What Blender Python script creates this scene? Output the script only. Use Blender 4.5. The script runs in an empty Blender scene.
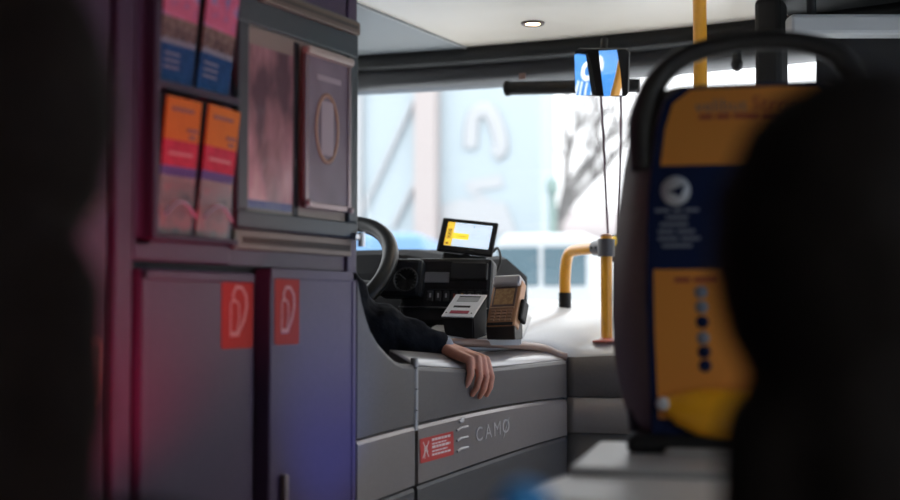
import bpy, bmesh, math, random
from mathutils import Vector, Matrix, Euler
random.seed(7)
S = bpy.context.scene
COL = S.collection
R = math.radians
V = Vector

# ------------------------------------------------------------------ measuring
# The eye point: a passenger's eye 1.25 m above the bus floor, looking forward and to the left.
FPX = 1250.0
YAW = R(28); PITCH = math.atan(60/FPX)
EYE = V((0, 0, 1.25)); GZ0 = -.35
def ray(u, v):
    a = (u-450)/FPX; b = -(v-250)/FPX
    fy = math.cos(PITCH)-b*math.sin(PITCH); fz = math.sin(PITCH)+b*math.cos(PITCH)
    return V((-math.sin(YAW)*fy+math.cos(YAW)*a, math.cos(YAW)*fy+math.sin(YAW)*a, fz))
def W(u, v, d): return EYE+ray(u, v)*d
def onx(u, v, X): r = ray(u, v); return EYE+r*(X/r.x)

# ------------------------------------------------------------------ materials
MATS = {}
def mat(name, col, rough=.5, metal=0, noise=0, nscale=60, bump=0, bscale=300, spec=.5, emit=None, estr=0, coat=0):
    if name in MATS: return MATS[name]
    m = bpy.data.materials.new(name); m.use_nodes = True
    nt = m.node_tree; b = nt.nodes['Principled BSDF']
    b.inputs['Base Color'].default_value = (*col, 1)
    b.inputs['Roughness'].default_value = rough
    b.inputs['Metallic'].default_value = metal
    b.inputs['Specular IOR Level'].default_value = spec
    b.inputs['Coat Weight'].default_value = coat
    if emit:
        b.inputs['Emission Color'].default_value = (*emit, 1); b.inputs['Emission Strength'].default_value = estr
    tc = nt.nodes.new('ShaderNodeTexCoord')
    if noise:
        n = nt.nodes.new('ShaderNodeTexNoise'); n.inputs['Scale'].default_value = nscale; n.inputs['Detail'].default_value = 4
        r = nt.nodes.new('ShaderNodeValToRGB')
        r.color_ramp.elements[0].position = .3; r.color_ramp.elements[1].position = .7
        r.color_ramp.elements[0].color = (*[c*(1-noise) for c in col], 1)
        r.color_ramp.elements[1].color = (*[min(1, c*(1+noise)) for c in col], 1)
        nt.links.new(tc.outputs['Object'], n.inputs['Vector']); nt.links.new(n.outputs['Fac'], r.inputs['Fac'])
        nt.links.new(r.outputs['Color'], b.inputs['Base Color'])
    if bump:
        n2 = nt.nodes.new('ShaderNodeTexNoise'); n2.inputs['Scale'].default_value = bscale; n2.inputs['Detail'].default_value = 3
        bp = nt.nodes.new('ShaderNodeBump'); bp.inputs['Strength'].default_value = bump; bp.inputs['Distance'].default_value = .01
        nt.links.new(tc.outputs['Object'], n2.inputs['Vector']); nt.links.new(n2.outputs['Fac'], bp.inputs['Height'])
        nt.links.new(bp.outputs['Normal'], b.inputs['Normal'])
    MATS[name] = m
    return m
def picture(name, stops, scale=25, rough=.35, stretch=(1, 1, 1), detail=2, coat=0):
    """printed picture: blotches of ink in the given colours"""
    m = mat(name, (.5, .5, .5), rough, coat=coat)
    nt = m.node_tree; b = nt.nodes['Principled BSDF']
    tc = nt.nodes.new('ShaderNodeTexCoord'); mp = nt.nodes.new('ShaderNodeMapping'); mp.inputs['Scale'].default_value = stretch
    n = nt.nodes.new('ShaderNodeTexNoise'); n.inputs['Scale'].default_value = scale; n.inputs['Detail'].default_value = detail
    r = nt.nodes.new('ShaderNodeValToRGB'); cr = r.color_ramp
    while len(cr.elements) < len(stops): cr.elements.new(.5)
    for e, (p, c) in zip(cr.elements, stops): e.position = p; e.color = (*c, 1)
    nt.links.new(tc.outputs['Object'], mp.inputs['Vector']); nt.links.new(mp.outputs['Vector'], n.inputs['Vector'])
    nt.links.new(n.outputs['Fac'], r.inputs['Fac']); nt.links.new(r.outputs['Color'], b.inputs['Base Color'])
    return m
def glassmat(name, tint=(.97, .985, .99), gloss=.06, rough=0, bump=0, bscale=20):
    m = bpy.data.materials.new(name); m.use_nodes = True; nt = m.node_tree; nt.nodes.clear()
    o = nt.nodes.new('ShaderNodeOutputMaterial'); mx = nt.nodes.new('ShaderNodeMixShader')
    t = nt.nodes.new('ShaderNodeBsdfTransparent'); g = nt.nodes.new('ShaderNodeBsdfGlossy')
    t.inputs['Color'].default_value = (*tint, 1); g.inputs['Roughness'].default_value = rough
    mx.inputs['Fac'].default_value = gloss
    nt.links.new(t.outputs[0], mx.inputs[1]); nt.links.new(g.outputs[0], mx.inputs[2]); nt.links.new(mx.outputs[0], o.inputs['Surface'])
    if bump:
        tc = nt.nodes.new('ShaderNodeTexCoord'); n = nt.nodes.new('ShaderNodeTexNoise'); n.inputs['Scale'].default_value = bscale
        bp = nt.nodes.new('ShaderNodeBump'); bp.inputs['Strength'].default_value = bump; bp.inputs['Distance'].default_value = .02
        nt.links.new(tc.outputs['Object'], n.inputs['Vector']); nt.links.new(n.outputs['Fac'], bp.inputs['Height'])
        nt.links.new(bp.outputs['Normal'], g.inputs['Normal'])
    MATS[name] = m
    return m

purple   = mat('cabinet_laminate', (.070, .043, .084), .36, spec=.3, noise=.05, nscale=90, bump=.05)
purple_d = mat('cabinet_edge', (.050, .032, .060), .4, spec=.3)
gapblack = mat('shadow_gap_rubber', (.012, .011, .014), .7)
teal     = mat('case_paint', (.062, .074, .080), .35, spec=.35, noise=.04)
brownal  = mat('anodised_brown', (.15, .105, .080), .4, .2)
slotdark = mat('slot_dark', (.06, .045, .035), .6)
steel    = mat('brushed_steel', (.62, .62, .63), .28, 1)
satin    = mat('satin_strip', (.26, .226, .215), .32, .35, noise=.03, nscale=120)
satin_hi = mat('polished_letters', (.50, .46, .45), .35, .1)
greyplas = mat('grained_grey_plastic', (.094, .081, .078), .48, noise=.12, nscale=260, bump=.12, bscale=900)
greylow  = mat('grained_dark_plastic', (.064, .059, .059), .5, noise=.12, nscale=260, bump=.12, bscale=900)
consoleM = mat('console_grey_plastic', (.62, .62, .625), .34, noise=.04, nscale=300, bump=.05, bscale=900)
rimM     = mat('brown_edge', (.25, .155, .12), .35)  # one even brown along the whole rim
blackp   = mat('black_plastic', (.011, .011, .012), .5, spec=.3, bump=.05, bscale=700)
blackm   = mat('black_matt', (.010, .010, .010), .65)
darkgrey = mat('dark_grey_trim', (.032, .032, .034), .45)
creamM   = mat('ceiling_cream', (.88, .80, .69), .3, noise=.015, nscale=4)
greyceil = mat('ceiling_grey', (.26, .28, .29), .45)
headgrey = mat('header_pale_grey', (.34, .35, .35), .5)
yellowp  = mat('yellow_pole_paint', (.83, .38, .035), .3, noise=.04, nscale=30, coat=.3)
clampM   = mat('clamp_grey', (.09, .09, .10), .4)
skinM    = mat('skin', (.62, .265, .18), .5, noise=.10, nscale=50, bump=.12, bscale=220)
hairD    = mat('dark_hair', (.010, .007, .006), .8, spec=.12, noise=.3, nscale=80, bump=.3, bscale=120)
hairB    = mat('brown_hair', (.016, .009, .007), .8, spec=.12, noise=.3, nscale=80, bump=.3, bscale=120)
jacketM  = mat('black_jacket', (.008, .009, .013), .95, spec=.15, noise=.2, nscale=25, bump=.25, bscale=60)
coatM    = mat('dark_coat', (.012, .010, .010), .95, spec=.12, noise=.2, nscale=25, bump=.2, bscale=200)
trouserM = mat('dark_trousers', (.015, .016, .022), .85)
shirtM   = mat('grey_cuff', (.30, .32, .36), .8)
shellM   = mat('seat_shell', (.20, .17, .15), .5, noise=.08, nscale=150, bump=.1, bscale=600)
navyM    = mat('seat_navy', (.006, .014, .060), .6, spec=.15)
sorange  = mat('seat_orange', (.76, .27, .030), .5)
syellow  = mat('seat_yellow', (.98, .44, .015), .35, coat=.2)
greyink  = mat('grey_ink', (.16, .16, .17), .6)
redink   = mat('red_ink', (.36, .055, .03), .6)
whiteink = mat('white_ink', (.62, .62, .64), .6)
paleink  = mat('pale_ink', (.20, .22, .27), .6)
paper    = mat('white_paper', (.74, .74, .73), .6)
redstick = mat('red_sticker', (.52, .045, .038), .42)
cabred   = mat('cabinet_red_sticker', (.40, .030, .022), .6, spec=.2)
pinkline = mat('pictogram_pink', (.62, .27, .25), .5)
windglass = glassmat('windscreen_glass', gloss=.035)
clearplas = glassmat('clear_pocket_plastic', tint=(.90, .90, .91), gloss=.03, rough=.12)
crumple  = glassmat('crumpled_sleeve_plastic', tint=(.95, .95, .95), gloss=.035, rough=.15, bump=.5, bscale=9)
mirrorM  = mat('mirror_silver', (.92, .92, .93), .01, 1)

# ------------------------------------------------------------------ mesh building
class MB:
    def __init__(s): s.bm = bmesh.new(); s.mats = []
    def mi(s, m):
        if m is None: return 0
        if m not in s.mats: s.mats.append(m)
        return s.mats.index(m)
    def _merge(s, t, M=None, m=None, smooth=None):
        i = s.mi(m)
        for f in t.faces:
            f.material_index = i
            if smooth is not None: f.smooth = smooth
        if M is not None: bmesh.ops.transform(t, matrix=M, verts=t.verts)
        me = bpy.data.meshes.new('tmp'); t.to_mesh(me); t.free(); s.bm.from_mesh(me); bpy.data.meshes.remove(me)
        return s
    def box(s, a, b, bev=0, M=None, m=None, seg=2):
        t = bmesh.new(); bmesh.ops.create_cube(t, size=1)
        a = V(a); b = V(b); c = (a+b)/2; d = b-a
        for v in t.verts: v.co = V((v.co.x*d.x+c.x, v.co.y*d.y+c.y, v.co.z*d.z+c.z))
        if bev:
            bev = min(bev, .49*min(abs(x) for x in d))
            bmesh.ops.bevel(t, geom=t.edges[:], offset=bev, segments=seg, affect='EDGES', profile=.5)
        return s._merge(t, M, m)
    def tube(s, pts, r, seg=12, M=None, m=None, caps=True, flat=None):
        """round bar through pts; r may be a list"""
        pts = [V(p) for p in pts]; n = len(pts)
        rs = r if isinstance(r, (list, tuple)) else [r]*n
        t = bmesh.new(); rings = []; up = None
        for i, p in enumerate(pts):
            d = (pts[min(i+1, n-1)]-pts[max(i-1, 0)]).normalized()
            if up is None:
                up = V((0, 0, 1)) if abs(d.z) < .9 else V((1, 0, 0))
            x = d.cross(up).normalized(); y = x.cross(d).normalized(); up = y
            fx, fy = flat if flat else (1, 1)
            rings.append([t.verts.new(p+(x*math.cos(2*math.pi*k/seg)*fx+y*math.sin(2*math.pi*k/seg)*fy)*rs[i]) for k in range(seg)])
        for i in range(n-1):
            for k in range(seg):
                f = t.faces.new((rings[i][k], rings[i][(k+1) % seg], rings[i+1][(k+1) % seg], rings[i+1][k])); f.smooth = True
        if caps:
            for q in (rings[0], rings[-1][::-1]): t.faces.new([t.verts.new(v.co) for v in q])
        bmesh.ops.recalc_face_normals(t, faces=t.faces)
        return s._merge(t, M, m)
    def prism(s, poly, h, M=None, m=None, bev=0, z0=0):
        """polygon in local xy, extruded z0..z0+h"""
        t = bmesh.new()
        vs = [t.verts.new((p[0], p[1], z0)) for p in poly]
        f = t.faces.new(vs)
        e = bmesh.ops.extrude_face_region(t, geom=[f])
        bmesh.ops.translate(t, vec=(0, 0, h), verts=[g for g in e['geom'] if isinstance(g, bmesh.types.BMVert)])
        bmesh.ops.recalc_face_normals(t, faces=t.faces)
        if bev: bmesh.ops.bevel(t, geom=t.edges[:], offset=bev, segments=2, affect='EDGES', profile=.5)
        return s._merge(t, M, m)
    def ell(s, c, r, M=None, m=None, seg=24, rings=14):
        t = bmesh.new(); bmesh.ops.create_uvsphere(t, u_segments=seg, v_segments=rings, radius=1)
        r = (r, r, r) if isinstance(r, (int, float)) else r
        for v in t.verts: v.co = V((v.co.x*r[0]+c[0], v.co.y*r[1]+c[1], v.co.z*r[2]+c[2]))
        return s._merge(t, M, m, True)
    def lathe(s, prof, seg=28, M=None, m=None):
        """profile [(r,z)] about local z"""
        t = bmesh.new(); rings = []
        for r, z in prof:
            rings.append([t.verts.new((r*math.cos(2*math.pi*k/seg), r*math.sin(2*math.pi*k/seg), z)) for k in range(seg)])
        for i in range(len(prof)-1):
            for k in range(seg):
                f = t.faces.new((rings[i][k], rings[i][(k+1) % seg], rings[i+1][(k+1) % seg], rings[i+1][k])); f.smooth = True
        if prof[0][0] > 1e-5: t.faces.new(rings[0][::-1])
        if prof[-1][0] > 1e-5: t.faces.new(rings[-1])
        bmesh.ops.remove_doubles(t, verts=t.verts, dist=1e-6)
        bmesh.ops.recalc_face_normals(t, faces=t.faces)
        return s._merge(t, M, m)
    def loft(s, rows, thick=0, m=None, close=False, smooth=True, M=None):
        """grid of points rows[i][j]; thick gives a solid slab along the normal"""
        t = bmesh.new(); g = [[t.verts.new(V(p)) for p in r] for r in rows]
        for i in range(len(g)-1):
            for j in range(len(g[0])-1):
                f = t.faces.new((g[i][j], g[i][j+1], g[i+1][j+1], g[i+1][j])); f.smooth = smooth
        t.normal_update()
        if thick:
            bmesh.ops.solidify(t, geom=t.faces[:], thickness=thick)
        bmesh.ops.recalc_face_normals(t, faces=t.faces)
        return s._merge(t, M, m)
    def torus(s, R_, r, M=None, m=None, n=56, seg=12):
        t = bmesh.new(); g = []
        for i in range(n):
            a = 2*math.pi*i/n
            g.append([t.verts.new(((R_+r*math.cos(2*math.pi*k/seg))*math.cos(a), (R_+r*math.cos(2*math.pi*k/seg))*math.sin(a), r*math.sin(2*math.pi*k/seg))) for k in range(seg)])
        for i in range(n):
            for k in range(seg):
                f = t.faces.new((g[i][k], g[(i+1) % n][k], g[(i+1) % n][(k+1) % seg], g[i][(k+1) % seg])); f.smooth = True
        bmesh.ops.recalc_face_normals(t, faces=t.faces)
        return s._merge(t, M, m)
    def text(s, body, size, M, depth=.0006, m=None, align='CENTER', shear=0):
        c = bpy.data.curves.new('t', 'FONT'); c.body = body; c.size = size; c.extrude = depth; c.align_x = align; c.align_y = 'CENTER'; c.shear = shear; c.resolution_u = 4
        o = bpy.data.objects.new('t', c); COL.objects.link(o)
        me = bpy.data.meshes.new_from_object(o.evaluated_get(bpy.context.evaluated_depsgraph_get()))
        t = bmesh.new(); t.from_mesh(me)
        bpy.data.objects.remove(o); bpy.data.curves.remove(c); bpy.data.meshes.remove(me)
        return s._merge(t, M, m)
    def build(s, name, m=None, parent=None, local=False, sharp=True):
        me = bpy.data.meshes.new(name)
        s.bm.normal_update(); s.bm.to_mesh(me); s.bm.free()
        if parent is not None and not local: me.transform(ROOTM[parent.name].inverted())
        o = bpy.data.objects.new(name, me); COL.objects.link(o)
        for x in (s.mats or [m]): me.materials.append(x)
        if parent is not None:
            o.parent = parent; ROOTM[o.name] = ROOTM[parent.name]
        else:
            # put the origin at the base of the thing
            xs = [v.co for v in me.vertices]
            c = V((sum(p.x for p in xs)/len(xs), sum(p.y for p in xs)/len(xs), min(p.z for p in xs)))
            me.transform(Matrix.Translation(-c)); o.location = c
            ROOTM[o.name] = Matrix.Translation(c)
        return o
ROOTM = {}
def thing(name, label, cat, loc, rz=0, group=None):
    o = bpy.data.objects.new(name, None); COL.objects.link(o)
    o.location = loc; o.rotation_euler = (0, 0, rz); o.empty_display_size = .05
    ROOTM[o.name] = Matrix.Translation(loc) @ Matrix.Rotation(rz, 4, 'Z')
    o['label'] = label; o['category'] = cat
    if group: o['group'] = group
    return o
def tag(o, label, cat, group=None):
    o['label'] = label; o['category'] = cat
    if group: o['group'] = group
    return o
def struct(o): o['kind'] = 'structure'; return o
def lab(o, l): o['label'] = l; return o

def face_x(X):      # a panel whose face looks to +X: local x = +Y, local y = up, local z = out of the face
    return Matrix(((0, 0, 1, X), (1, 0, 0, 0), (0, 1, 0, 0), (0, 0, 0, 1)))
def frame(o, xd, yd):
    x = V(xd).normalized(); y = (V(yd)-x*V(yd).dot(x)).normalized(); z = x.cross(y)
    M = Matrix.Identity(4)
    for i, a in enumerate((x, y, z)):
        for k in range(3): M[k][i] = a[k]
    for k in range(3): M[k][3] = o[k]
    return M
def seen(bl, br, tl, d, dz1, dz2):
    """a rectangle in space from three sighted corners; dz1, dz2: how far its right and top corners stand off in depth"""
    A = W(*bl, d); Bq = W(*br, d+dz1); C = W(*tl, d+dz2)
    return frame(A, Bq-A, C-A), (Bq-A).length, (C-A).length
def bez(p0, p1, p2, p3, n=12):
    p0, p1, p2, p3 = map(V, (p0, p1, p2, p3)); out = []
    for i in range(n+1):
        t = i/n; out.append(p0*(1-t)**3+p1*3*t*(1-t)**2+p2*3*t*t*(1-t)+p3*t**3)
    return out
def smooth_path(pts, k=6):
    pts = [V(p) for p in pts]; P = [pts[0]]+pts+[pts[-1]]; out = []
    for i in range(1, len(P)-2):
        for j in range(k):
            t = j/k; a, b, c, d = P[i-1], P[i], P[i+1], P[i+2]
            out.append(.5*((2*b)+(c-a)*t+(2*a-5*b+4*c-d)*t*t+(3*b-a-3*c+d)*t**3))
    out.append(pts[-1]); return out
def rrect(w, h, r, n=5, x0=0, y0=0):
    out = []
    for cx, cy, a0 in ((w-r, r, -90), (w-r, h-r, 0), (r, h-r, 90), (r, r, 180)):
        for i in range(n+1):
            a = R(a0+90*i/n); out.append((x0+cx+r*math.cos(a), y0+cy+r*math.sin(a)))
    return out

def flesh(name, m, parent, caps=(), ells=(), voxel=.008, sm=6, noise=0, nsize=.08):
    """one continuous surface grown around tapered limbs (p0, r0, p1, r1) and rounded masses (centre, radii, matrix)"""
    b = MB()
    for p0, r0, p1, r1 in caps:
        p0 = V(p0); p1 = V(p1); n = max(2, int((p1-p0).length/(.5*max(min(r0, r1), .004)))+1); n = min(n, 24)
        b.tube([p0+(p1-p0)*i/n for i in range(n+1)], [r0+(r1-r0)*i/n for i in range(n+1)], 14)
        b.ell(p0, r0, seg=14, rings=10); b.ell(p1, r1, seg=14, rings=10)
    for e in ells:
        b.ell((0, 0, 0), e[1], M=Matrix.Translation(e[0]) @ (e[2] if len(e) > 2 else Matrix.Identity(4)))
    me = bpy.data.meshes.new('f'); b.bm.to_mesh(me); b.bm.free()
    o = bpy.data.objects.new('f', me); COL.objects.link(o)
    r = o.modifiers.new('r', 'REMESH'); r.mode = 'VOXEL'; r.voxel_size = voxel; r.use_smooth_shade = True
    s = o.modifiers.new('s', 'SMOOTH'); s.factor = .5; s.iterations = sm
    if noise:
        tx = bpy.data.textures.new('fold', 'CLOUDS'); tx.noise_scale = nsize; tx.noise_depth = 2
        dm = o.modifiers.new('d', 'DISPLACE'); dm.texture = tx; dm.strength = noise; dm.mid_level = .5; dm.texture_coords = 'LOCAL'
    me2 = bpy.data.meshes.new_from_object(o.evaluated_get(bpy.context.evaluated_depsgraph_get()))
    bpy.data.objects.remove(o); bpy.data.meshes.remove(me)
    out = MB(); out.bm.from_mesh(me2); bpy.data.meshes.remove(me2)
    for f in out.bm.faces: f.smooth = True
    return out.build(name, m, parent)

# ================================================================== THE BUS SHELL
XL, XR, YB, ZC = -2.30, .30, -1.30, 2.05
def wy(x): return 3.62-.16*((x+1.0)/1.25)**2        # the bowed windscreen line in plan
struct(MB().box((XL-.05, YB-.05, -.06), (XR+.05, 3.75, 0)).build('floor', mat('bus_floor', (.06, .06, .065), .7, noise=.2, nscale=200)))
struct(MB().box((XL, 2.07, 0), (-1.40, 3.45, .42)).build('trim_1', greylow))       # driver's podium
# ceiling: grey strip on the left, cream in the middle, dark door cover on the right
struct(MB().box((-1.725, YB, ZC), (-.765, 3.43, ZC+.04)).build('ceiling', creamM))
struct(MB().box((XL, YB, ZC-.004), (-1.735, 3.40, ZC+.04)).build('trim_2', greyceil))
struct(MB().box((-1.735, YB, ZC-.006), (-1.725, 3.42, ZC+.02)).build('trim_3', headgrey))
struct(MB().box((-.765, YB, ZC-.002), (XR, 3.50, ZC+.04)).build('trim_4', blackm))
struct(MB().box((XL-.02, YB-.05, 0), (XR+.02, YB, ZC+.04)).build('wall_rear', darkgrey))
b = MB(); b.box((XL-.04, YB, 0), (XL, 2.30, ZC+.04)); b.box((XL-.04, 2.30, 0), (XL, 3.47, 1.12)); b.box((XL-.04, 2.30, 1.92), (XL, 3.47, ZC+.04)); b.box((XL-.04, 3.38, 1.12), (XL, 3.47, 1.92))
struct(b.build('wall_left', darkgrey))
struct(MB().box((XL-.026, 2.30, 1.12), (XL-.018, 3.38, 1.92)).build('window_1', windglass))
b = MB(); b.box((XR, YB, 0), (XR+.04, 1.75, .95)); b.box((XR, YB, 1.78), (XR+.04, 1.75, ZC+.04)); b.box((XR, YB, .95), (XR+.04, -.9, 1.78)); b.box((XR, 1.45, .95), (XR+.04, 1.75, 1.78)); b.box((XR, 1.75, 1.98), (XR+.04, 3.40, ZC+.04)); b.box((XR, 3.25, 0), (XR+.04, 3.47, 1.98))
struct(b.build('wall_right', darkgrey))
struct(MB().box((XR+.012, -.9, .95), (XR+.02, 1.45, 1.78)).build('window_3', glassmat('tinted_glass', tint=(.62, .64, .64), gloss=.05)))
dr = struct(MB().box((XR+.01, 1.80, .1), (XR+.02, 3.22, 1.95)).build('door_1', windglass))
b = MB(); b.box((XR, 1.75, 0), (XR+.03, 1.80, 1.98)); b.box((XR, 3.20, 0), (XR+.03, 3.25, 1.98)); b.box((XR, 2.66, 0), (XR+.03, 2.72, 1.98)); b.box((XR, 1.80, 0), (XR+.03, 3.2, .1)); b.box((XR, 1.80, 1.93), (XR+.03, 3.2, 1.98))
struct(b.build('trim_5', blackm))
# windscreen (bowed pane), its posts and the front wall below
xs = [-2.28+.1*i for i in range(26)]+[.28]
struct(MB().loft([[(x, wy(x)+.10-.05*k/1, .98+1.0*k) for x in xs] for k in (0, 1)], .006).build('window_2', windglass))
struct(MB().loft([[(x, wy(x)+.10, z) for x in xs] for z in (0, .99)], .03).build('wall_front', darkgrey))
for k, x in enumerate((XL+.01, XR-.03)):
    struct(MB().box((x-.02, wy(x)-.02, 0), (x+.05, wy(x)+.10, ZC+.04), .015).build('trim_%d' % (6+k), blackm))
# header beam above the windscreen: black step, dark rounded roll below
b = MB(); b.loft([[(x, wy(x)+dy, z) for x in xs] for dy, z in ((-.20, 2.052), (-.20, 2.022), (-.115, 2.020))], .012)
struct(b.build('trim_8', blackm))
b = MB(); b.loft([[(x, wy(x)+dy, z) for x in xs] for dy, z in ((-.115, 2.030), (-.128, 2.015), (-.13, 1.995), (-.118, 1.975), (-.09, 1.966), (-.03, 1.966), (.06, 1.975), (.06, 2.08))], .006)
struct(b.build('trim_9', darkgrey))
tag(MB().box((-.0105, 0, -.010), (.0105, .004, .010), .001).build('reflector_tag', mat('tag_brown', (.20, .12, .10), .5)), 'small square brownish tag on the dark header beam', 'tag')
o = bpy.data.objects['reflector_tag']; rr = ray(523, 76); tt = (wy(-1.62)-.131)/rr.y; o.location = EYE+rr*tt-V((0, .006, .012))
# pale header box over the front door and the black post beside it
Mhb = frame(W(791, 34, 3.10), W(915, 34, 3.10)-W(791, 34, 3.10), (0, 0, 1))
hbx = thing('header_box', 'pale grey header box under the ceiling right of the black post', 'box', Mhb @ V((.2, 0, -.03)))
MB().box((0, 0, -.06), (.42, .052, 0), .010, Mhb).build('body', mat('header_box_grey', (.52, .53, .53), .5), hbx)
for x in (.06, .36): p = Mhb @ V((x, .05, -.03)); MB().tube([p, V((p.x, p.y, ZC-.002))], .012, 10).build('bracket', blackm, hbx)
struct(MB().box((-.805, 3.18, 0), (-.738, 3.27, ZC), .012).build('trim_10', blackm))
pbm = thing('pulled_sun_blind', 'dark fabric sun blind pulled part way down right of the black post', 'sun blind', (-.21, 3.40, 1.72))
MB().box((-.70, 3.425, 1.72), (XR-.05, 3.432, 1.985), .002).build('fabric', mat('blind_fabric', (.03, .03, .032), .9, bump=.1, bscale=400), pbm); MB().tube([(-.70, 3.428, 1.72), (XR-.05, 3.428, 1.72)], .008, 10).build('bottom_bar', blackp, pbm)
# recessed ceiling downlight
dl = thing('ceiling_downlight', 'small round recessed downlight with a dark ring in the cream ceiling', 'ceiling light', (-1.417, 3.158, ZC))
Mdl = Matrix.Translation((-1.417, 3.158, ZC))
MB().lathe([(.020, -.001), (.024, -.006), (.031, -.005), (.034, 0)], M=Mdl).build('ring', mat('bronze_ring', (.10, .07, .06), .3, .6), dl)
MB().lathe([(0, -.002), (.021, -.002)], M=Mdl).build('lens', mat('lamp_lens', (1, .9, .75), .4, emit=(1, .84, .66), estr=5), dl)

# ================================================================== BROCHURE CABINET BEHIND THE DRIVER
CX = -1.30
cab = thing('partition_cabinet', 'tall purple grey cabinet behind the driver with brochure racks and two lower doors', 'cabinet', (-1.75, 1.75, 0))
b = MB(); b.box((-2.27, 1.392, 0), (CX-.018, 2.05, ZC-.006)); b.box((CX-.018, 1.392, 0), (CX, 1.432, ZC-.006), .004); b.box((CX-.018, 2.022, 0), (CX+.002, 2.056, ZC-.006), .004)
b.box((CX-.018, 1.432, 1.325), (CX-.004, 2.022, 1.388)); b.box((CX-.018, 1.66, 1.388), (CX-.002, 2.022, ZC-.006)); b.box((CX-.018, 1.432, 1.35), (CX, 1.468, ZC-.006)); b.box((CX-.018, 1.432, 1.325), (CX, 1.665, 1.362), .003); b.box((CX-.018, 1.646, 1.35), (CX, 1.668, ZC-.006), .003)
b.build('body', purple, cab)
MB().box((CX-.019, 1.434, .10), (CX-.012, 2.02, 1.326)).build('door_seal', gapblack, cab)
def extinguisher(parent, y0, z0, w, h, X):
    st = MB().prism(rrect(w, h, .006, 4, y0, z0), .0008, face_x(X)).build('sticker', cabred, parent)
    lab(st, 'red sticker with a fire extinguisher pictogram')
    M = face_x(X+.0008); s = h/.12
    def q(a, c): return (y0+w*a, z0+h*c)
    b = MB(); t = .0022*s
    def line(pts, r=t): b.tube([(p[0], p[1], .0003) for p in pts], r, 6, M, flat=(1, .25))
    line([q(.27, .22), q(.27, .62), q(.31, .66), q(.42, .67), q(.53, .62)]); line([q(.53, .62), q(.55, .42), q(.48, .24)])
    line([q(.25, .20), q(.54, .20)], t*2); line([q(.36, .66), q(.34, .76), q(.44, .86), q(.62, .85), q(.76, .74), q(.78, .58), q(.70, .40), q(.50, .20)], t*1.6)
    b.build('pictogram', pinkline, st)
d1 = MB().box((CX-.012, 1.440, .12), (CX+.004, 1.728, 1.314), .004).build('door', purple, cab)
b = MB(); b.box((CX+.003, 1.443, 1.296), (CX+.008, 1.725, 1.311), .002); b.box((CX+.003, 1.443, .12), (CX+.008, 1.456, 1.311), .002)
b.build('door_lip', purple, d1)
extinguisher(d1, 1.638, 1.186, .084, .119, CX+.0042)
d2 = MB().box((CX-.010, 1.745, .10), (CX+.024, 2.017, 1.322), .004).build('door', purple, cab)
b = MB(); b.box((CX+.023, 1.745, 1.304), (CX+.026, 2.017, 1.322), .001); b.box((CX+.023, 2.004, .1), (CX+.026, 2.017, 1.322), .001)
b.build('door_lip', purple, d2)
extinguisher(d2, 1.757, 1.190, .073, .116, CX+.0242)
MB().box((CX+.024, 1.776, .90), (CX+.036, 1.788, .967), .004).build('handle', mat('handle_bronze', (.26, .20, .17), .35, .6), d2)
# brochure rack: dark back, stiles, cross bars, clear pocket fronts
rk = MB().box((CX-.016, 1.466, 1.362), (CX-.010, 1.648, ZC-.02)).build('rack_back', gapblack, cab)
b = MB()
for z in (1.590, 1.835): b.box((CX-.010, 1.462, z), (CX+.020, 1.664, z+.014), .004)
b.box((CX-.010, 1.462, 1.356), (CX+.020, 1.664, 1.367), .004); b.box((CX-.010, 1.556, 1.365), (CX+.004, 1.562, ZC-.03)); b.box((CX-.01, 1.452, 1.356), (CX+.020, 1.468, ZC-.01), .004)
b.build('rack_bars', purple_d, rk)
for y in (1.470, 1.563):
    for z in (1.367, 1.606): MB().box((CX+.016, y, z), (CX+.0175, y+.084, z+.115)).build('pocket_front', clearplas, rk)
# display case with a slot above and a vent below
cs = MB(); cs.box((CX, 1.668, 1.388), (CX+.012, 2.044, 1.418), .003); cs.box((CX, 1.668, 1.738), (CX+.012, 2.044, 1.812), .003); cs.box((CX, 1.668, 1.418), (CX+.012, 1.698, 1.738), .003); cs.box((CX, 2.012, 1.418), (CX+.012, 2.044, 1.738), .003)
cs = cs.build('display_frame', teal, cab)
MB().box((CX-.001, 1.69, 1.40), (CX+.003, 2.02, 1.745)).build('display_back', mat('case_back', (.30, .235, .20), .5), cs)
MB().box((CX+.003, 1.838, 1.412), (CX+.006, 1.852, 1.732)).build('divider', gapblack, cs)
MB().box((CX+.010, 1.72, 1.780), (CX+.022, 2.036, 1.806), .003).build('top_slot', brownal, cab)
MB().box((CX+.0215, 1.735, 1.790), (CX+.0228, 2.026, 1.797)).build('slot_gap', slotdark, cab)
vg = MB().box((CX-.003, 1.668, 1.352), (CX+.006, 2.030, 1.386), .002).build('vent_strip', brownal, cab)
b = MB()
for i in range(64): b.box((CX+.0055, 1.690+i*.0053, 1.362), (CX+.0068, 1.693+i*.0053, 1.374))
b.build('vent_slots', slotdark, vg)
MB().box((CX+.012, 2.022, 1.384), (CX+.022, 2.054, 1.397), .003).tube([(CX+.02, 2.044, 1.372), (CX+.02, 2.044, 1.400)], .007, 12).build('latch', steel, cab)
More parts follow.
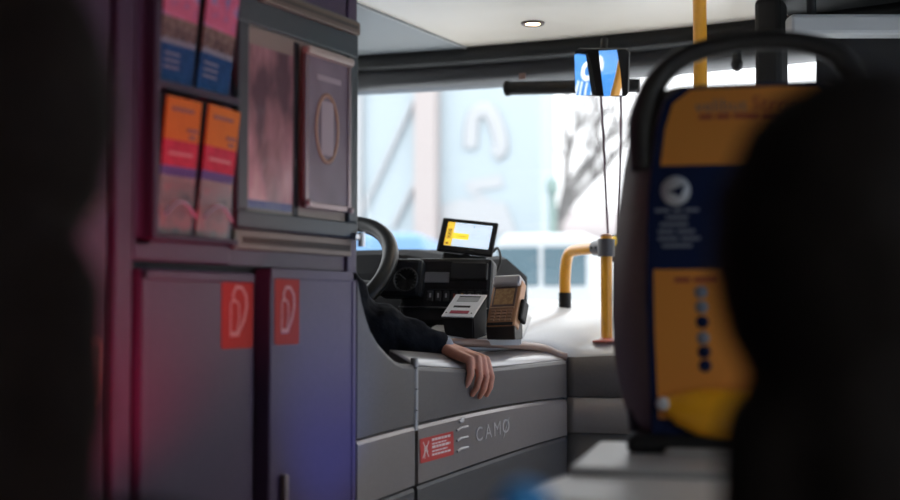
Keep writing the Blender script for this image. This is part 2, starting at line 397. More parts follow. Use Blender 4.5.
# brochures in the rack
top_pic = picture('brochure_sky_print', [(.30, (.16, .18, .42)), (.46, (.58, .09, .20)), (.58, (.64, .12, .24)), (.72, (.22, .25, .50))], 34)
mid_pic = picture('brochure_town_print', [(.35, (.09, .05, .05)), (.5, (.22, .12, .09)), (.68, (.30, .20, .16))], 90, detail=4)
blue_pic = mat('brochure_blue', (.020, .12, .32), .6, noise=.25, nscale=60, spec=.2)
or_pic = mat('brochure_orange', (.64, .205, .022), .6, noise=.06, nscale=40, spec=.2)
pk_pic = mat('brochure_magenta', (.52, .034, .075), .6, noise=.2, nscale=70, spec=.2)
low_pic = picture('brochure_lower_print', [(.32, (.16, .10, .10)), (.5, (.30, .19, .17)), (.66, (.42, .17, .16))], 45, detail=3)
indigo = mat('brochure_indigo', (.13, .10, .30), .6, spec=.2)
def brochure(name, y0, y1, z0, z1, bands, label, extra=None, roll=0):
    r = thing(name, label, 'brochure', ((CX), (y0+y1)/2, z0), 0, 'brochures in the cabinet rack')
    h = z1-z0; b = MB()
    rows = 0
    for a, c, m in bands:
        b.prism([(y0, z0+h*a), (y1, z0+h*a), (y1, z0+h*c), (y0, z0+h*c)], .004, face_x(CX+.004), m)
    b.build('cover', None, r)
    if extra: extra(r, y0, y1, z0, h)
    r.rotation_euler = (R(roll), R(5.5), 0)
    return r
def jag(r, y0, y1, z0, h):
    b = MB(); n = 9; w = (y1-y0)/n
    for i in range(n): b.prism([(y0+w*i, z0+h*.28), (y0+w*(i+.9), z0+h*.28), (y0+w*(i+.9), z0+h*(.305+.012*(i % 3))), (y0+w*i, z0+h*(.31+.012*((i+1) % 3)))], .0006, face_x(CX+.008))
    for k in range(3): b.prism([(y0+.01, z0+h*(.20-.05*k)), (y0+.045, z0+h*(.20-.05*k)), (y0+.045, z0+h*(.215-.05*k)), (y0+.01, z0+h*(.215-.05*k))], .0006, face_x(CX+.008))
    b.build('white_print', mat('brochure_pale', (.42, .45, .52), .5), r)
def orange_print(r, y0, y1, z0, h):
    b = MB()
    for k, (zz, a, c) in enumerate(((.90, .15, .8), (.76, .62, .95), (.71, .70, .9))):
        b.prism([(y0+(y1-y0)*a, z0+h*zz), (y0+(y1-y0)*c, z0+h*zz), (y0+(y1-y0)*c, z0+h*(zz+.03)), (y0+(y1-y0)*a, z0+h*(zz+.03))], .0006, face_x(CX+.008))
    b.build('dark_print', mat('brochure_dark_print', (.28, .08, .05), .5), r)
    b = MB(); b.prism([(y0+.012, z0+h*.58), (y1-.012, z0+h*.58), (y1-.012, z0+h*.605), (y0+.012, z0+h*.605)], .0006, face_x(CX+.008))
    b.build('pale_print', mat('brochure_pink_print', (.62, .20, .22), .5), r)
    yc = (y0+y1)/2; b = MB()
    b.tube([(CX+.0185, yc-.036+.072*i/10, z0+.030+.022*math.sin(math.pi*i/10)) for i in range(11)], .003, 6, flat=(1, .4))
    b.build('pocket_arc', mat('pocket_print', (.60, .68, .78), .4), r)
UP = [(0, .28, blue_pic), (.28, .48, mid_pic), (.48, 1, top_pic)]
LO = [(0, .43, low_pic), (.43, .50, indigo), (.50, .69, pk_pic), (.69, 1, or_pic)]
brochure('brochure', 1.473, 1.554, 1.606, 1.815, UP, 'pink and blue town brochure in the upper rack, left pocket', jag)
brochure('brochure', 1.566, 1.646, 1.606, 1.815, UP, 'pink and blue town brochure in the upper rack, right pocket next to the poster case', jag, -3)
brochure('brochure', 1.473, 1.554, 1.368, 1.580, LO, 'orange and magenta brochure in the lower rack, left pocket', orange_print)
brochure('brochure', 1.566, 1.646, 1.368, 1.580, LO, 'orange and magenta brochure in the lower rack, right pocket next to the poster case', orange_print, -2)
# posters in the display case
p1m = picture('poster_pink_print', [(.36, (.14, .07, .09)), (.48, (.40, .19, .21)), (.58, (.60, .30, .33)), (.70, (.80, .52, .54))], 14, .3, (1, 1, .45), 3)
po = thing('poster', 'pink and grey poster in a crumpled clear sleeve, left in the case', 'poster', (CX, 1.768, 1.416), 0, 'posters in the display case')
b = MB(); b.box((CX+.004, 1.702, 1.438), (CX+.006, 1.835, 1.705), m=p1m); b.box((CX+.004, 1.702, 1.705), (CX+.006, 1.835, 1.733), m=mat('poster_tan', (.34, .26, .22), .4)); b.box((CX+.004, 1.704, 1.424), (CX+.006, 1.832, 1.438), m=mat('poster_blue_foot', (.045, .065, .26), .4))
b.build('sheet', None, po)
rows = [[(CX+.009+.002*math.sin(9*i+5*j), 1.700+.0137*i, 1.396+.0225*j) for i in range(11)] for j in range(16)]
MB().loft(rows, 0).build('clear_sleeve', crumple, po)
po = thing('poster', 'lilac poster with an orange ring in a hinged clear frame, right in the case', 'poster', (CX, 1.928, 1.437), 0, 'posters in the display case')
b = MB(); b.box((CX+.016, 1.858, 1.440), (CX+.019, 1.998, 1.712), m=picture('poster_lilac_print', [(.35, (.17, .115, .15)), (.65, (.24, .175, .215))], 9, .4)); b.build('sheet', None, po)
b = MB(); Mf = face_x(CX+.0195)
b.tube([(1.925+.036*math.cos(2*math.pi*k/28), 1.585+.062*math.sin(2*math.pi*k/28), 0) for k in range(29)], .0045, 6, Mf, flat=(1, .2))
b.build('orange_ring', mat('poster_orange_ring', (.40, .20, .13), .5), po)
MB().prism([(1.905, 1.535), (1.945, 1.535), (1.945, 1.635), (1.905, 1.635)], .0004, Mf).prism([(1.89, 1.672), (1.97, 1.672), (1.97, 1.682), (1.89, 1.682)], .0004, Mf).build('pale_print', mat('poster_pale', (.40, .30, .33), .5), po)
b = MB(); b.box((CX+.012, 1.852, 1.436), (CX+.022, 1.862, 1.722), .002); b.box((CX+.012, 1.994, 1.436), (CX+.022, 2.004, 1.722), .002); b.box((CX+.012, 1.852, 1.434), (CX+.022, 2.004, 1.446), .002)
b.build('frame', mat('poster_frame_pink', (.33, .25, .25), .25, .4), po)
MB().box((CX+.012, 1.850, 1.712), (CX+.030, 2.004, 1.728), .005).build('top_roll', mat('poster_roll', (.46, .36, .31), .35), po)
for y, z in ((1.858, 1.444), (2.000, 1.438), (2.001, 1.722)): MB().ell((CX+.025, y, z), (.004, .005, .006)).build('clip', mat('clip_pink', (.55, .42, .42), .3, .3), po)
# cupboard to the left of the cabinet
cup = thing('side_cupboard', 'plain dark purple cupboard with a recessed handle, left of the brochure cabinet', 'cupboard', (-1.75, 1.05, 0))
MB().box((-2.27, .55, 0), (CX-.014, 1.384, ZC-.006), .003).build('body', purple, cup)
dd = MB().box((CX-.014, .56, .1), (CX, 1.378, 1.98), .004).build('door', purple, cup)
hm = mat('handle_plate_brown', (.16, .10, .09), .45)
b = MB(); b.prism([(1.338, 1.13), (1.345, 1.115), (1.362, 1.111), (1.370, 1.12), (1.370, 1.205), (1.362, 1.213), (1.345, 1.209), (1.338, 1.195)], .004, face_x(CX))
hd = b.build('handle', hm, dd); MB().box((CX+.0035, 1.346, 1.125), (CX+.0055, 1.363, 1.198), .001).build('handle_recess', slotdark, hd)

# ================================================================== CAB SIDE PANEL, CAB DOOR, CONSOLE FRONT
def band_top(y):
    t = max(0, min(1, (y-2.06)/1.05)); return .999+.062*t*(1-t)+.016*t
def band_bot(y):
    t = max(0, min(1, (y-2.06)/1.05)); return .868+.10*t-.053*t*t
def xf(y):
    t = max(0, min(1, (y-2.06)/1.05)); return CX+.018*math.sin(math.pi*t)
def slab(ys, zlo, zhi, m, name, parent, out=0, th=.07, ledge=0):
    b = MB(); t = bmesh.new(); cols = []
    for y in ys:
        x = xf(y)+out
        cols.append([t.verts.new(c) for c in ((x, y, zlo(y)), (x, y, zhi(y)-.010), (x-.003, y, zhi(y)-.003), (x-.010, y, zhi(y)), (x-th, y, zhi(y)+ledge), (x-th, y, zlo(y)))])
    for i in range(len(ys)-1):
        for k in range(6):
            t.faces.new((cols[i][k], cols[i][(k+1) % 6], cols[i+1][(k+1) % 6], cols[i+1][k]))
    t.faces.new(cols[0][::-1]); t.faces.new(cols[-1])
    bmesh.ops.recalc_face_normals(t, faces=t.faces)
    for f in t.faces: f.smooth = False
    b._merge(t); return b.build(name, m, parent)
sp = thing('cab_side_panel', 'fixed grey cab panel with a swooping top edge between cabinet and cab door', 'panel', (CX, 2.16, 0))
ys = [2.062, 2.075, 2.09, 2.11, 2.135, 2.166, 2.195, 2.226, 2.25, 2.268]
prof = {2.062: 1.315, 2.075: 1.275, 2.09: 1.243, 2.11: 1.210, 2.135: 1.185, 2.166: 1.165, 2.195: 1.149, 2.226: 1.140, 2.25: 1.138, 2.268: 1.138}
slab(ys, lambda y: band_top(y)+.002, lambda y: prof[y], greyplas, 'upper_panel', sp)
slab(ys, lambda y: band_bot(y)+.002, lambda y: band_top(y)-.001, satin, 'trim_strip', sp, .001)
slab(ys, lambda y: 0, lambda y: band_bot(y)-.001, greylow, 'lower_panel', sp)
cdr = thing('cab_door', 'grey driver cab door with a silver band, red sticker and raised lettering', 'cab door', (CX, 2.70, .1))
ys = [2.281+.827*i/24 for i in range(25)]
slab(ys, lambda y: band_top(y)+.002, lambda y: 1.134-.017*min(1, (y-2.281)/.25), greyplas, 'upper_panel', cdr, 0, .07, .030)
MB().loft([[(xf(y)-.008-.060*k, y, 1.1352-.017*min(1, (y-2.281)/.25)+.031*k) for y in ys] for k in (0, .5, 1)], .002).build('ledge_top', mat('ledge_sheen_grey', (.34, .32, .32), .22), cdr)  # glossy, and paler than the door: sky sheen put into the colour
bd = slab(ys, lambda y: band_bot(y)+.002, lambda y: band_top(y)-.001, satin, 'trim_band', cdr, .001)
slab(ys, lambda y: .1, lambda y: band_bot(y)-.001, greylow, 'lower_panel', cdr)
b = MB()
for z0, z1 in ((1.00, 1.040), (1.042, 1.084), (1.086, 1.128), (1.130, 1.150)): b.tube([(CX+.006, 2.276, z0), (CX+.006, 2.276, z1)], .008, 14)
b.build('hinge', mat('hinge_grey', (.30, .29, .29), .45, .5), cdr)
MB().box((CX-.06, 2.269, .1), (CX-.004, 2.280, 1.13)).build('gap_seal', gapblack, cdr)
# red no-talking sticker
def on_band(y, z): return Matrix.Translation((xf(y)+.0018, 0, 0)) @ face_x(0)
yc = 2.378; A = V((xf(2.288)+.0016, 2.288, .930)); Bq = V((xf(2.428)+.0016, 2.428, .935))
Ms = frame(A, Bq-A, (0, 0, 1)); w = (Bq-A).length; h = .051
st = MB().prism(rrect(w, h, .003), .0008, Ms).build('sticker', redstick, cdr); lab(st, 'red sticker with a white crossed figure and small white lines')
b = MB(); Mt = Ms @ Matrix.Translation((0, 0, .0009))
b.tube([(.010, .010, 0), (.036, .043, 0)], .0014, 6, Mt, flat=(1, .2)); b.tube([(.034, .010, 0), (.012, .043, 0)], .0014, 6, Mt, flat=(1, .2)); b.tube([(.018, .008, 0), (.018, .030, 0), (.026, .034, 0), (.030, .02, 0)], .0013, 6, Mt, flat=(1, .2))
for k, (x1, t) in enumerate(((.128, .005), (.110, .003), (.125, .005), (.112, .003), (.128, .004))):
    x = .048
    while x < x1:
        q = random.uniform(.008, .016); b.prism([(x, .041-.0078*k), (min(x+q, x1), .041-.0078*k), (min(x+q, x1), .041-.0078*k+t), (x, .041-.0078*k+t)], .0004, Mt); x += q+.0025
b.build('white_print', mat('sticker_white', (.75, .62, .60), .5), st)
# raised lettering and its emblem of three bars under a cap
A = V((xf(2.528)+.002, 2.528, .9665)); Bq = V((xf(2.72)+.002, 2.72, .975)); Ml = frame(A, Bq-A, (0, 0, 1))
b = MB(); x = .020
for ch in 'CAMO': b.text(ch, .056, Ml @ Matrix.Translation((x, 0, .0005)) @ Matrix.Diagonal((.95, .82, 1, 1)), .0008, shear=.0); x += .0475
b.tube([(.146, -.024, .001), (.180, .020, .001)], .0013, 6, Ml)
b.build('raised_letters', satin_hi, bd)
b = MB(); A = V((xf(2.438)+.002, 2.438, .932)); Me = frame(A, (0, 1, .03), (0, 0, 1))
for k in range(3): b.tube([(.004, .008+.023*k, .001), (.020, .012+.023*k, .002), (.054, .011+.023*k, .002)], .0030, 8, Me)
b.ell((.028, .073, .001), (.012, .006, .003), Me)
b.build('raised_emblem', satin_hi, bd)

# the console: sloping pale top from the cash ledge to the windscreen, wrapping round to the entrance
con = thing('driver_console', 'pale grey sloping console between the cab door and the windscreen', 'console', (-1.3, 3.2, .1))
F = smooth_path([(-1.50, 2.60, 1.168), (-1.412, 2.665, 1.168), (-1.360, 2.806, 1.162), (-1.352, 2.98, 1.152), (-1.342, 3.07, 1.142), (-1.305, 3.122, 1.120), (-1.20, 3.150, 1.124), (-1.05, 3.20, 1.128), (-.85, 3.29, 1.132)], 4)
n = len(F); Bk = [V((-1.72+.92*i/(n-1), 0, 0)) for i in range(n)]
for p in Bk: p.y = wy(p.x)+.02; p.z = 1.285-.03*(p.x+1.72)
rows = []
for k in range(9):
    t = k/8; rows.append([F[i].lerp(Bk[i], t)+V((0, 0, .02*math.sin(math.pi*t))) for i in range(n)])
CONROWS = rows
MB().loft(rows, .018).build('console_top', consoleM, con)
MB().tube([p+V((0, 0, .004)) for p in F[:21]], .011, 10).build('front_rim', rimM, con)
b = MB(); G = F[20:]
def wrap(zlo, zhi, m, nm, out):
    MB().loft([[V((p.x+out, p.y-out, zz(p))) for p in G] for zz in (zlo, zhi)], .02).build(nm, m, con)
wrap(lambda p: 1.018, lambda p: p.z+.004, greyplas, 'front_upper', 0)
wrap(lambda p: .922, lambda p: 1.015, satin, 'front_band', .001)
wrap(lambda p: .1, lambda p: .919, greylow, 'front_lower', 0)
bk = MB(); bk.loft([[(p.x-.03, p.y+.035, z) for p in G] for z in (.12, 1.105)], .01); bk.box((CX-.06, 3.100, .1), (CX-.004, 3.128, 1.112)); bk.build('light_block', gapblack, con)  # black sheet added behind the joints to stop light leaking through
from mathutils.bvhtree import BVHTree
t = bmesh.new(); g_ = [[t.verts.new(p) for p in r] for r in CONROWS]
for i in range(len(g_)-1):
    for j in range(len(g_[0])-1): t.faces.new((g_[i][j], g_[i][j+1], g_[i+1][j+1], g_[i+1][j]))
CONTREE = BVHTree.FromBMesh(t); t.free()
def conz(x, y):
    h = CONTREE.ray_cast(V((x, y, 3)), V((0, 0, -1)))[0]
    return h.z if h else 1.17

# ================================================================== DASHBOARD AND STEERING WHEEL
dash = thing('dashboard', 'black dashboard with instrument hood behind the steering wheel', 'dashboard', (-1.9, 3.2, .42))
profA = [(3.00, .42), (3.02, 1.16), (3.075, 1.33), (3.11, 1.385), (3.16, 1.402), (3.30, 1.408), (3.44, 1.36), (3.44, .42)]
def dashz(x): return .026*max(0, min(1, (-1.66-x)/.16))
xsD = [XL+.01, -2.1, -1.95, -1.86, -1.80, -1.74, -1.68, -1.585, -1.56]
b = MB(); t = bmesh.new(); rings = []
for i, x in enumerate(xsD):
    q = 1 if x > -1.57 else 0
    rings.append([t.verts.new((x, y+(.012 if q else 0)*(1 if y < 3.2 else -1), z+(dashz(x)*(1 if z > 1.3 else 0))-(.010 if q and z > 1.3 else 0))) for y, z in profA])
for i in range(len(rings)-1):
    for k in range(len(profA)): t.faces.new((rings[i][k], rings[i][(k+1) % 8], rings[i+1][(k+1) % 8], rings[i+1][k])).smooth = False
t.faces.new(rings[0]); t.faces.new(rings[-1][::-1]); bmesh.ops.recalc_face_normals(t, faces=t.faces); b._merge(t)
b.build('body', mat('dash_vinyl', (.010, .010, .011), .7, spec=.12, bump=.08, bscale=500), dash)
# the sloping switch face, in its own frame
Mf, wf, hf = seen((398, 328), (489, 330), (401, 262), 3.26, -.06, .045)
fp = MB().box((0, .01, -.06), (wf, hf+.012, .006), .012, Mf).build('switch_panel', blackp, dash)
MB().box((wf*.16, hf*.68, .006), (wf*.54, hf*.84, .011), .003, Mf).build('display_window', mat('lcd_grey', (.22, .22, .225), .25), fp)
MB().box((wf*.56, hf*.72, .006), (wf*.96, hf*.98, .020), .004, Mf).build('radio_unit', blackm, fp)
MB().box((.012, hf*.575, .004), (wf*.97, hf*.585, .010), .001, Mf).build('ledge', darkgrey, fp)
swm = [mat('switch_grey', (.36, .36, .36), .4), mat('switch_amber', (.65, .32, .05), .4), mat('switch_red', (.40, .08, .05), .4)]
for i in range(7):
    b = MB(); x = wf*(.34+.088*i); b.box((x-.008, hf*.40, .005), (x+.008, hf*.56, .0095), .002, Mf)
    k = b.build('switch', darkgrey, fp)
    MB().box((x-.002, hf*.455, .0094), (x+.0025, hf*.52, .0105), 0, Mf).build('switch_mark', swm[(0, 0, 0, 2, 1, 0, 0)[i]], k)
MB().box((wf*.0, .075*0+hf*.30, .004), (wf*.98, hf*.315, .012), .001, Mf).build('chrome_line', mat('dull_chrome', (.35, .35, .35), .3, .8), fp)
# instrument dial on the left behind the wheel
Mg, wg, hg = seen((388, 294), (416, 295), (390, 265), 3.25, -.02, .02)
b = MB(); Mc = Mg @ Matrix.Translation((wg/2+.008, hg/2, .006))
b.torus(.031, .002, Mc); lab(b.build('dial_ring', mat('dial_chrome', (.05, .05, .05), .3, .5), dash), 'round instrument dial ring')
b = MB(); b.lathe([(0, 0), (.030, 0)], M=Mc); dface = b.build('dial_face', blackm, dash)
b = MB()
for k in range(14):
    a = R(-50+20*k); b.tube([(.0245*math.cos(a), .026*math.sin(a), .0008), (.0285*math.cos(a), .0285*math.sin(a), .0008)], .0007, 5, Mc)
b.tube([(0, 0, .002), (-.018, .014, .002)], .001, 5, Mc)
b.build('dial_marks', mat('dial_white', (.16, .16, .16), .5), dface)
MB().box((-.03, -.004, -.05), (wg+.010, hg+.02, .003), .012, Mg).build('instrument_panel', blackp, dash)
# grey rounded end block on the right end of the dashboard
b = MB(); b.box((-1.630, 3.05, 1.10), (-1.540, 3.17, 1.388), .024, seg=4); lab(b.build('end_block', mat('end_grey', (.32, .31, .30), .4), dash), 'grey rounded end block')

wc = V((-1.865, 2.75, 1.34)); tilt = R(44)
sw = thing('steering_wheel', 'black steering wheel partly hidden behind the cabinet', 'steering wheel', wc)
Mw = Matrix.Translation(wc) @ Matrix.Rotation(tilt, 4, 'X')
MB().torus(.212, .0215, Mw).build('rim', mat('wheel_leather', (.009, .009, .009), .4, spec=.3, bump=.05, bscale=500), sw)
b = MB(); b.lathe([(0, -.030), (.07, -.034), (.075, -.02), (.062, -.002), (0, .004)], M=Mw); b.build('hub', blackp, sw)
for a in (-12, 192, -90):
    MB().tube([(.06*math.cos(R(a)), .06*math.sin(R(a)), -.015), (.14*math.cos(R(a)), .14*math.sin(R(a)), -.014), (.208*math.cos(R(a)), .208*math.sin(R(a)), 0)], [.034, .024, .018], 10, Mw, flat=(1, .5)).build('spoke', blackp, sw)
b = MB(); b.tube([Mw @ V((0, 0, -.03)), wc+V((0, .16, -.26)), V((wc.x, 3.05, .95))], [.03, .04, .05], 14); b.build('column', blackp, sw)
b = MB(); b.tube([Mw @ V((.05, .02, -.06)), Mw @ V((.16, .03, -.065)), Mw @ V((.215, .035, -.06))], [.006, .007, .011], 10); b.build('stalk', blackm, sw)

# ================================================================== TABLET, TICKET PRINTER, CARD TERMINAL
Mt, w, h = seen((436, 250), (492, 256), (443, 217), 3.40, -.033, .044)
tb = thing('tablet', 'black framed tablet with a lit timetable screen on top of the dashboard', 'tablet', Mt @ V((w/2, 0, 0)))
MB().box((0, 0, -.012), (w, h, 0), .004, Mt).build('case', blackp, tb)
def screen(name, col, e): return mat(name, col, .3, emit=col, estr=e)
sc_ = MB().box((.018, .018, -.001), (w-.014, h-.013, .0006), 0, Mt).build('screen', screen('screen_white', (.62, .74, .86), .85), tb)
x0, y0, sw_, sh = .018, .018, w-.032, h-.031
def rect(b, a, c, d_, e_, z=.0007, m=None): b.prism([(x0+sw_*a, y0+sh*c), (x0+sw_*d_, y0+sh*c), (x0+sw_*d_, y0+sh*e_), (x0+sw_*a, y0+sh*e_)], .0003, Mt, m, z0=z)
b = MB(); rect(b, 0, 0, .165, 1); b.build('yellow_bar', screen('screen_amber', (.86, .55, .05), .8), sc_)
b = MB(); rect(b, .165, .30, .52, .56); b.build('yellow_field', screen('screen_yellow', (.90, .76, .06), .85), sc_)
b = MB()
b.text('9008', sh*.22, Mt @ Matrix.Translation((x0+sw_*.085, y0+sh*.50, .0012)) @ Matrix.Rotation(R(90), 4, 'Z'), .0002)
rect(b, .03, .06, .09, .12, .001)
b.build('dark_digits', mat('screen_dark', (.10, .07, .03), .4), sc_)
b = MB(); rect(b, .25, .40, .48, .45, .0012); b.build('field_text', screen('screen_ochre', (.62, .42, .03), .6), sc_)
b = MB()
for a, c, d_, e_ in ((.24, .86, .46, .875), (.24, .70, .30, .72), (.24, .20, .30, .22), (.24, .10, .48, .115), (.58, .84, .62, .93), (.66, .88, .95, .895), (.60, .70, .64, .73), (.68, .70, .74, .73), (.60, .56, .95, .568), (.60, .42, .95, .428), (.58, .08, .584, .66)): rect(b, a, c, d_, e_, .001)
b.build('grey_rules', screen('screen_rule', (.36, .44, .52), .6), sc_)
b = MB(); b.tube([Mt @ V((w*.5, h*.4, -.011)), Mt @ V((w*.5, h*.1, -.03)), Mt @ V((w*.5, -.035, -.05))], .012, 10); b.box((w*.10, -.040, -.07), (w*.90, .004, -.013), .006, Mt)
b.build('mount', blackp, tb)
pc = smooth_path([W(493, 252, 3.44), W(497, 248, 3.42), W(500, 254, 3.39), W(500, 263, 3.37), W(496, 272, 3.36), W(489, 279, 3.36)], 6)
tag(MB().tube(pc, .0036, 8).build('tablet_cable', blackm), 'black cable looping down from the right edge of the tablet', 'cable')

Mp, w, h = seen((441, 316), (473, 317), (459, 294), 3.06, -.034, .080)
pr = thing('ticket_printer', 'ticket printer with a tilted silver plate and red slot, left of the card terminal', 'ticket printer', Mp @ V((w/2, h/2, -.08)))
plate = MB().box((0, 0, -.004), (w, h, 0), .002, Mp).build('plate', mat('brushed_plate', (.74, .74, .76), .32, .3), pr)
b = MB(); b.box((w*.18, h*.66, 0), (w*.85, h*.90, .0006), 0, Mp); b.build('label_window', mat('plate_grey', (.38, .38, .40), .35, .4), plate)
b = MB(); b.box((w*.20, h*.40, 0), (w*.72, h*.47, .0008), 0, Mp); b.build('dark_slot', blackm, plate); b = MB(); b.box((w*.18, h*.86, 0), (w*.85, h*.90, .001), 0, Mp); b.build('dark_slot', blackm, plate)
b = MB(); b.box((w*.20, h*.13, 0), (w*.78, h*.25, .0012), .0004, Mp); b.build('red_slot', mat('slot_red', (.36, .03, .06), .4), plate)
for x in (.09, .88): MB().ell((w*x, h*.16, 0), (.0022, .0022, .001), Mp).build('screw', blackm, plate)
b = MB(); 
top = [Mp @ V(c) for c in ((.001, .001, -.004), (w-.001, .001, -.004), (w-.001, h-.001, -.004), (.001, h-.001, -.004))]
t = bmesh.new(); T = [t.verts.new(p) for p in top]
L = [t.verts.new(V((p.x+dx, p.y+dy, conz(p.x, p.y)+.008))) for p, (dx, dy) in zip(top, ((.004, .008), (-.004, .012), (0, 0), (0, 0)))]
for i in range(4): t.faces.new((T[i], T[(i+1) % 4], L[(i+1) % 4], L[i]))
t.faces.new(T); t.faces.new(L[::-1]); bmesh.ops.recalc_face_normals(t, faces=t.faces); bmesh.ops.bevel(t, geom=t.edges[:], offset=.003, segments=2, affect='EDGES')
b._merge(t); b.build('housing', blackp, pr)

Mp, w, h = seen((485, 326), (514, 325), (498, 280), 3.06, -.034, .058)
ct = thing('card_terminal', 'bronze coloured card terminal with keypad standing on the console', 'card terminal', Mp @ V((w/2, 0, -.03)))
br = mat('bronze_plastic', (.46, .23, .115), .32, .3)
b = MB(); b.box((0, 0, -.034), (w, h, 0), .006, Mp, seg=3); b.build('body', br, ct)
MB().box((.002, h*.82, -.030), (w-.002, h*1.06, .012), .008, Mp, seg=3).build('printer_lid', mat('lid_silver', (.46, .42, .42), .3, .4), ct)
bz = MB().box((w*.10, h*.36, -.001), (w*.90, h*.82, .003), .002, Mp).build('screen_bezel', mat('bezel_brown', (.10, .05, .035), .35), ct)
MB().box((w*.17, h*.44, .003), (w*.83, h*.78, .0036), 0, Mp).build('screen', picture('terminal_lcd', [(.4, (.30, .155, .06)), (.6, (.42, .24, .10))], 120, .3), bz)
MB().box((w*.08, h*.355, .001), (w*.92, h*.385, .005), .001, Mp).build('bezel_lip', mat('lip_gold', (.52, .33, .20), .3, .4), ct)
km = mat('key_gold', (.42, .24, .14), .4)
for r_ in range(4):
    for c_ in range(4):
        x = w*(.13+.195*c_); y = h*(.29-.065*r_)
        MB().box((x, y, -.001), (x+w*.15, y+h*.042, .004), .001, Mp).build('key', km, ct)
MB().box((w*.06, h*.005, -.001), (w*.94, h*.065, .002), .001, Mp).build('base_edge', blackm, ct)
b = MB(); pts_ = [Mp @ V(c) for c in ((.001, -.001, -.004), (w-.001, -.001, -.004), (w-.001, h*.55, -.030), (.001, h*.55, -.030))]
lo_p = [V((p.x+dx, p.y+dy, conz(p.x, p.y)+.008)) for p, dx, dy in zip(pts_, (0, 0, 0, 0), (.004, .004, 0, 0))]
t = bmesh.new(); T = [t.verts.new(p) for p in pts_]; L = [t.verts.new(p) for p in lo_p]
for i in range(4): t.faces.new((T[i], T[(i+1) % 4], L[(i+1) % 4], L[i]))
t.faces.new(T); t.faces.new(L[::-1]); bmesh.ops.recalc_face_normals(t, faces=t.faces); bmesh.ops.bevel(t, geom=t.edges[:], offset=.002, segments=2, affect='EDGES')
b._merge(t); b.build('stand', mat('stand_black', (.03, .025, .022), .4), ct)
MB().box((w*.985, h*.18, -.046), (w*1.13, h*.62, -.012), .005, Mp).build('card_slot', blackp, ct)
# pale base plate with its raised rim under both devices
bp = thing('device_base_plate', 'pale base plate under the ticket printer and card terminal', 'base plate', (-1.44, 2.85, 1.165))
q = [W(431, 340, 3.02), W(521, 338, 3.10), W(531, 309, 3.42), W(470, 309, 3.45)]
q = [V((p.x, p.y, conz(p.x, p.y)+.004)) for p in q]
t = bmesh.new(); lo = [t.verts.new(p-V((0, 0, .012))) for p in q]; hi = [t.verts.new(p+V((0, 0, .006))) for p in q]
for i in range(4): t.faces.new((lo[i], lo[(i+1) % 4], hi[(i+1) % 4], hi[i]))
t.faces.new(hi); t.faces.new(lo[::-1]); bmesh.ops.recalc_face_normals(t, faces=t.faces); bmesh.ops.bevel(t, geom=t.edges[:], offset=.003, segments=2, affect='EDGES')
b = MB(); b._merge(t); b.build('plate', mat('plate_pale', (.50, .49, .48), .4), bp)

# ================================================================== YELLOW RAILS
def zc(u, v, d): return W(u, v, d)
def con_hit(u, v):
    h = CONTREE.ray_cast(EYE, ray(u, v).normalized())[0]
    return h if h else W(u, v, 3.6)
pole = con_hit(607, 341); d_ = (pole-EYE).length/ray(607, 341).length; top = W(607, 236, d_); pole_top = V((pole.x, pole.y, top.z))
foot = con_hit(565, 307); ztop = pole_top.z-.016
hr = thing('grab_rail', 'bent yellow grab rail with a grey clamp on the console by the windscreen', 'grab rail', pole)
MB().tube([pole-V((0, 0, .004)), pole_top], .0165, 18).build('post', yellowp, hr)
MB().lathe([(.0168, 0), (.016, .004), (.009, .007), (0, .0075)], M=Matrix.Translation(pole_top)).build('end_cap', mat('cap_pink', (.55, .30, .20), .4), hr)
cl = pole_top-V((0, 0, .034))
dirv = V((foot.x-pole.x, foot.y-pole.y, 0)); dl_ = dirv.length; dn = dirv.normalized()
hz = cl.z+.004
path = [V((pole.x, pole.y, hz))+dn*.03, V((pole.x, pole.y, hz))+dn*(dl_*.62)]
path += bez(path[-1], path[-1]+dn*(dl_*.30), V((foot.x, foot.y, hz-.005))-dn*.008, V((foot.x, foot.y, hz-.085)), 10)[1:]
path.append(foot+V((0, 0, .03)))
MB().tube(path, .0165, 16).build('bent_arm', yellowp, hr)
MB().tube([foot+V((0, 0, .042)), foot-V((0, 0, .006))], .0185, 16).build('foot_sleeve', blackp, hr)
b = MB(); b.tube([cl-V((0, 0, .022)), cl+V((0, 0, .026))], .0245, 18); b.tube([cl+V((0, 0, .004)), cl+V((0, 0, .004))+dn*.060], .0215, 16); clm = b.build('clamp', clampM, hr)
side = V((-dn.y, dn.x, 0)); side = side if side.dot(V((.47, -.88, 0))) > 0 else -side
for k in (.022, .046): MB().ell(cl+V((0, 0, .004))+dn*k+side*.021, .0042, seg=12, rings=8).build('screw', blackm, clm)
MB().lathe([(.04, 0), (.04, .004), (.022, .008), (.018, .012)], M=Matrix.Translation(pole-V((0, 0, .003)))).build('floor_flange', mat('flange_red', (.50, .14, .11), .4), hr)
o = thing('stop_button', 'small yellow button box behind the clamp of the grab rail', 'button box', W(616, 262, 3.62))
p = W(617, 245, 3.62); MB().box(p-V((.013, .013, .05)), p+V((.013, .013, .030)), .005).build('box', clampM, o)
q_ = W(615, 241, 3.60); MB().ell(q_, (.012, .012, .014)).build('button', mat('button_yellow', (.9, .6, .02), .4, emit=(1, .66, .05), estr=.5), o)
MB().tube([p-V((0, 0, .05)), V((p.x, p.y, 1.23))], .008, 10).build('stem', blackm, o)
px = W(700, 40, 3.20)
tag(MB().tube([(px.x, px.y, 0), (px.x, px.y, ZC)], .0175, 18).build('grab_pole', yellowp), 'tall straight yellow pole reaching the ceiling behind the seat back', 'pole')

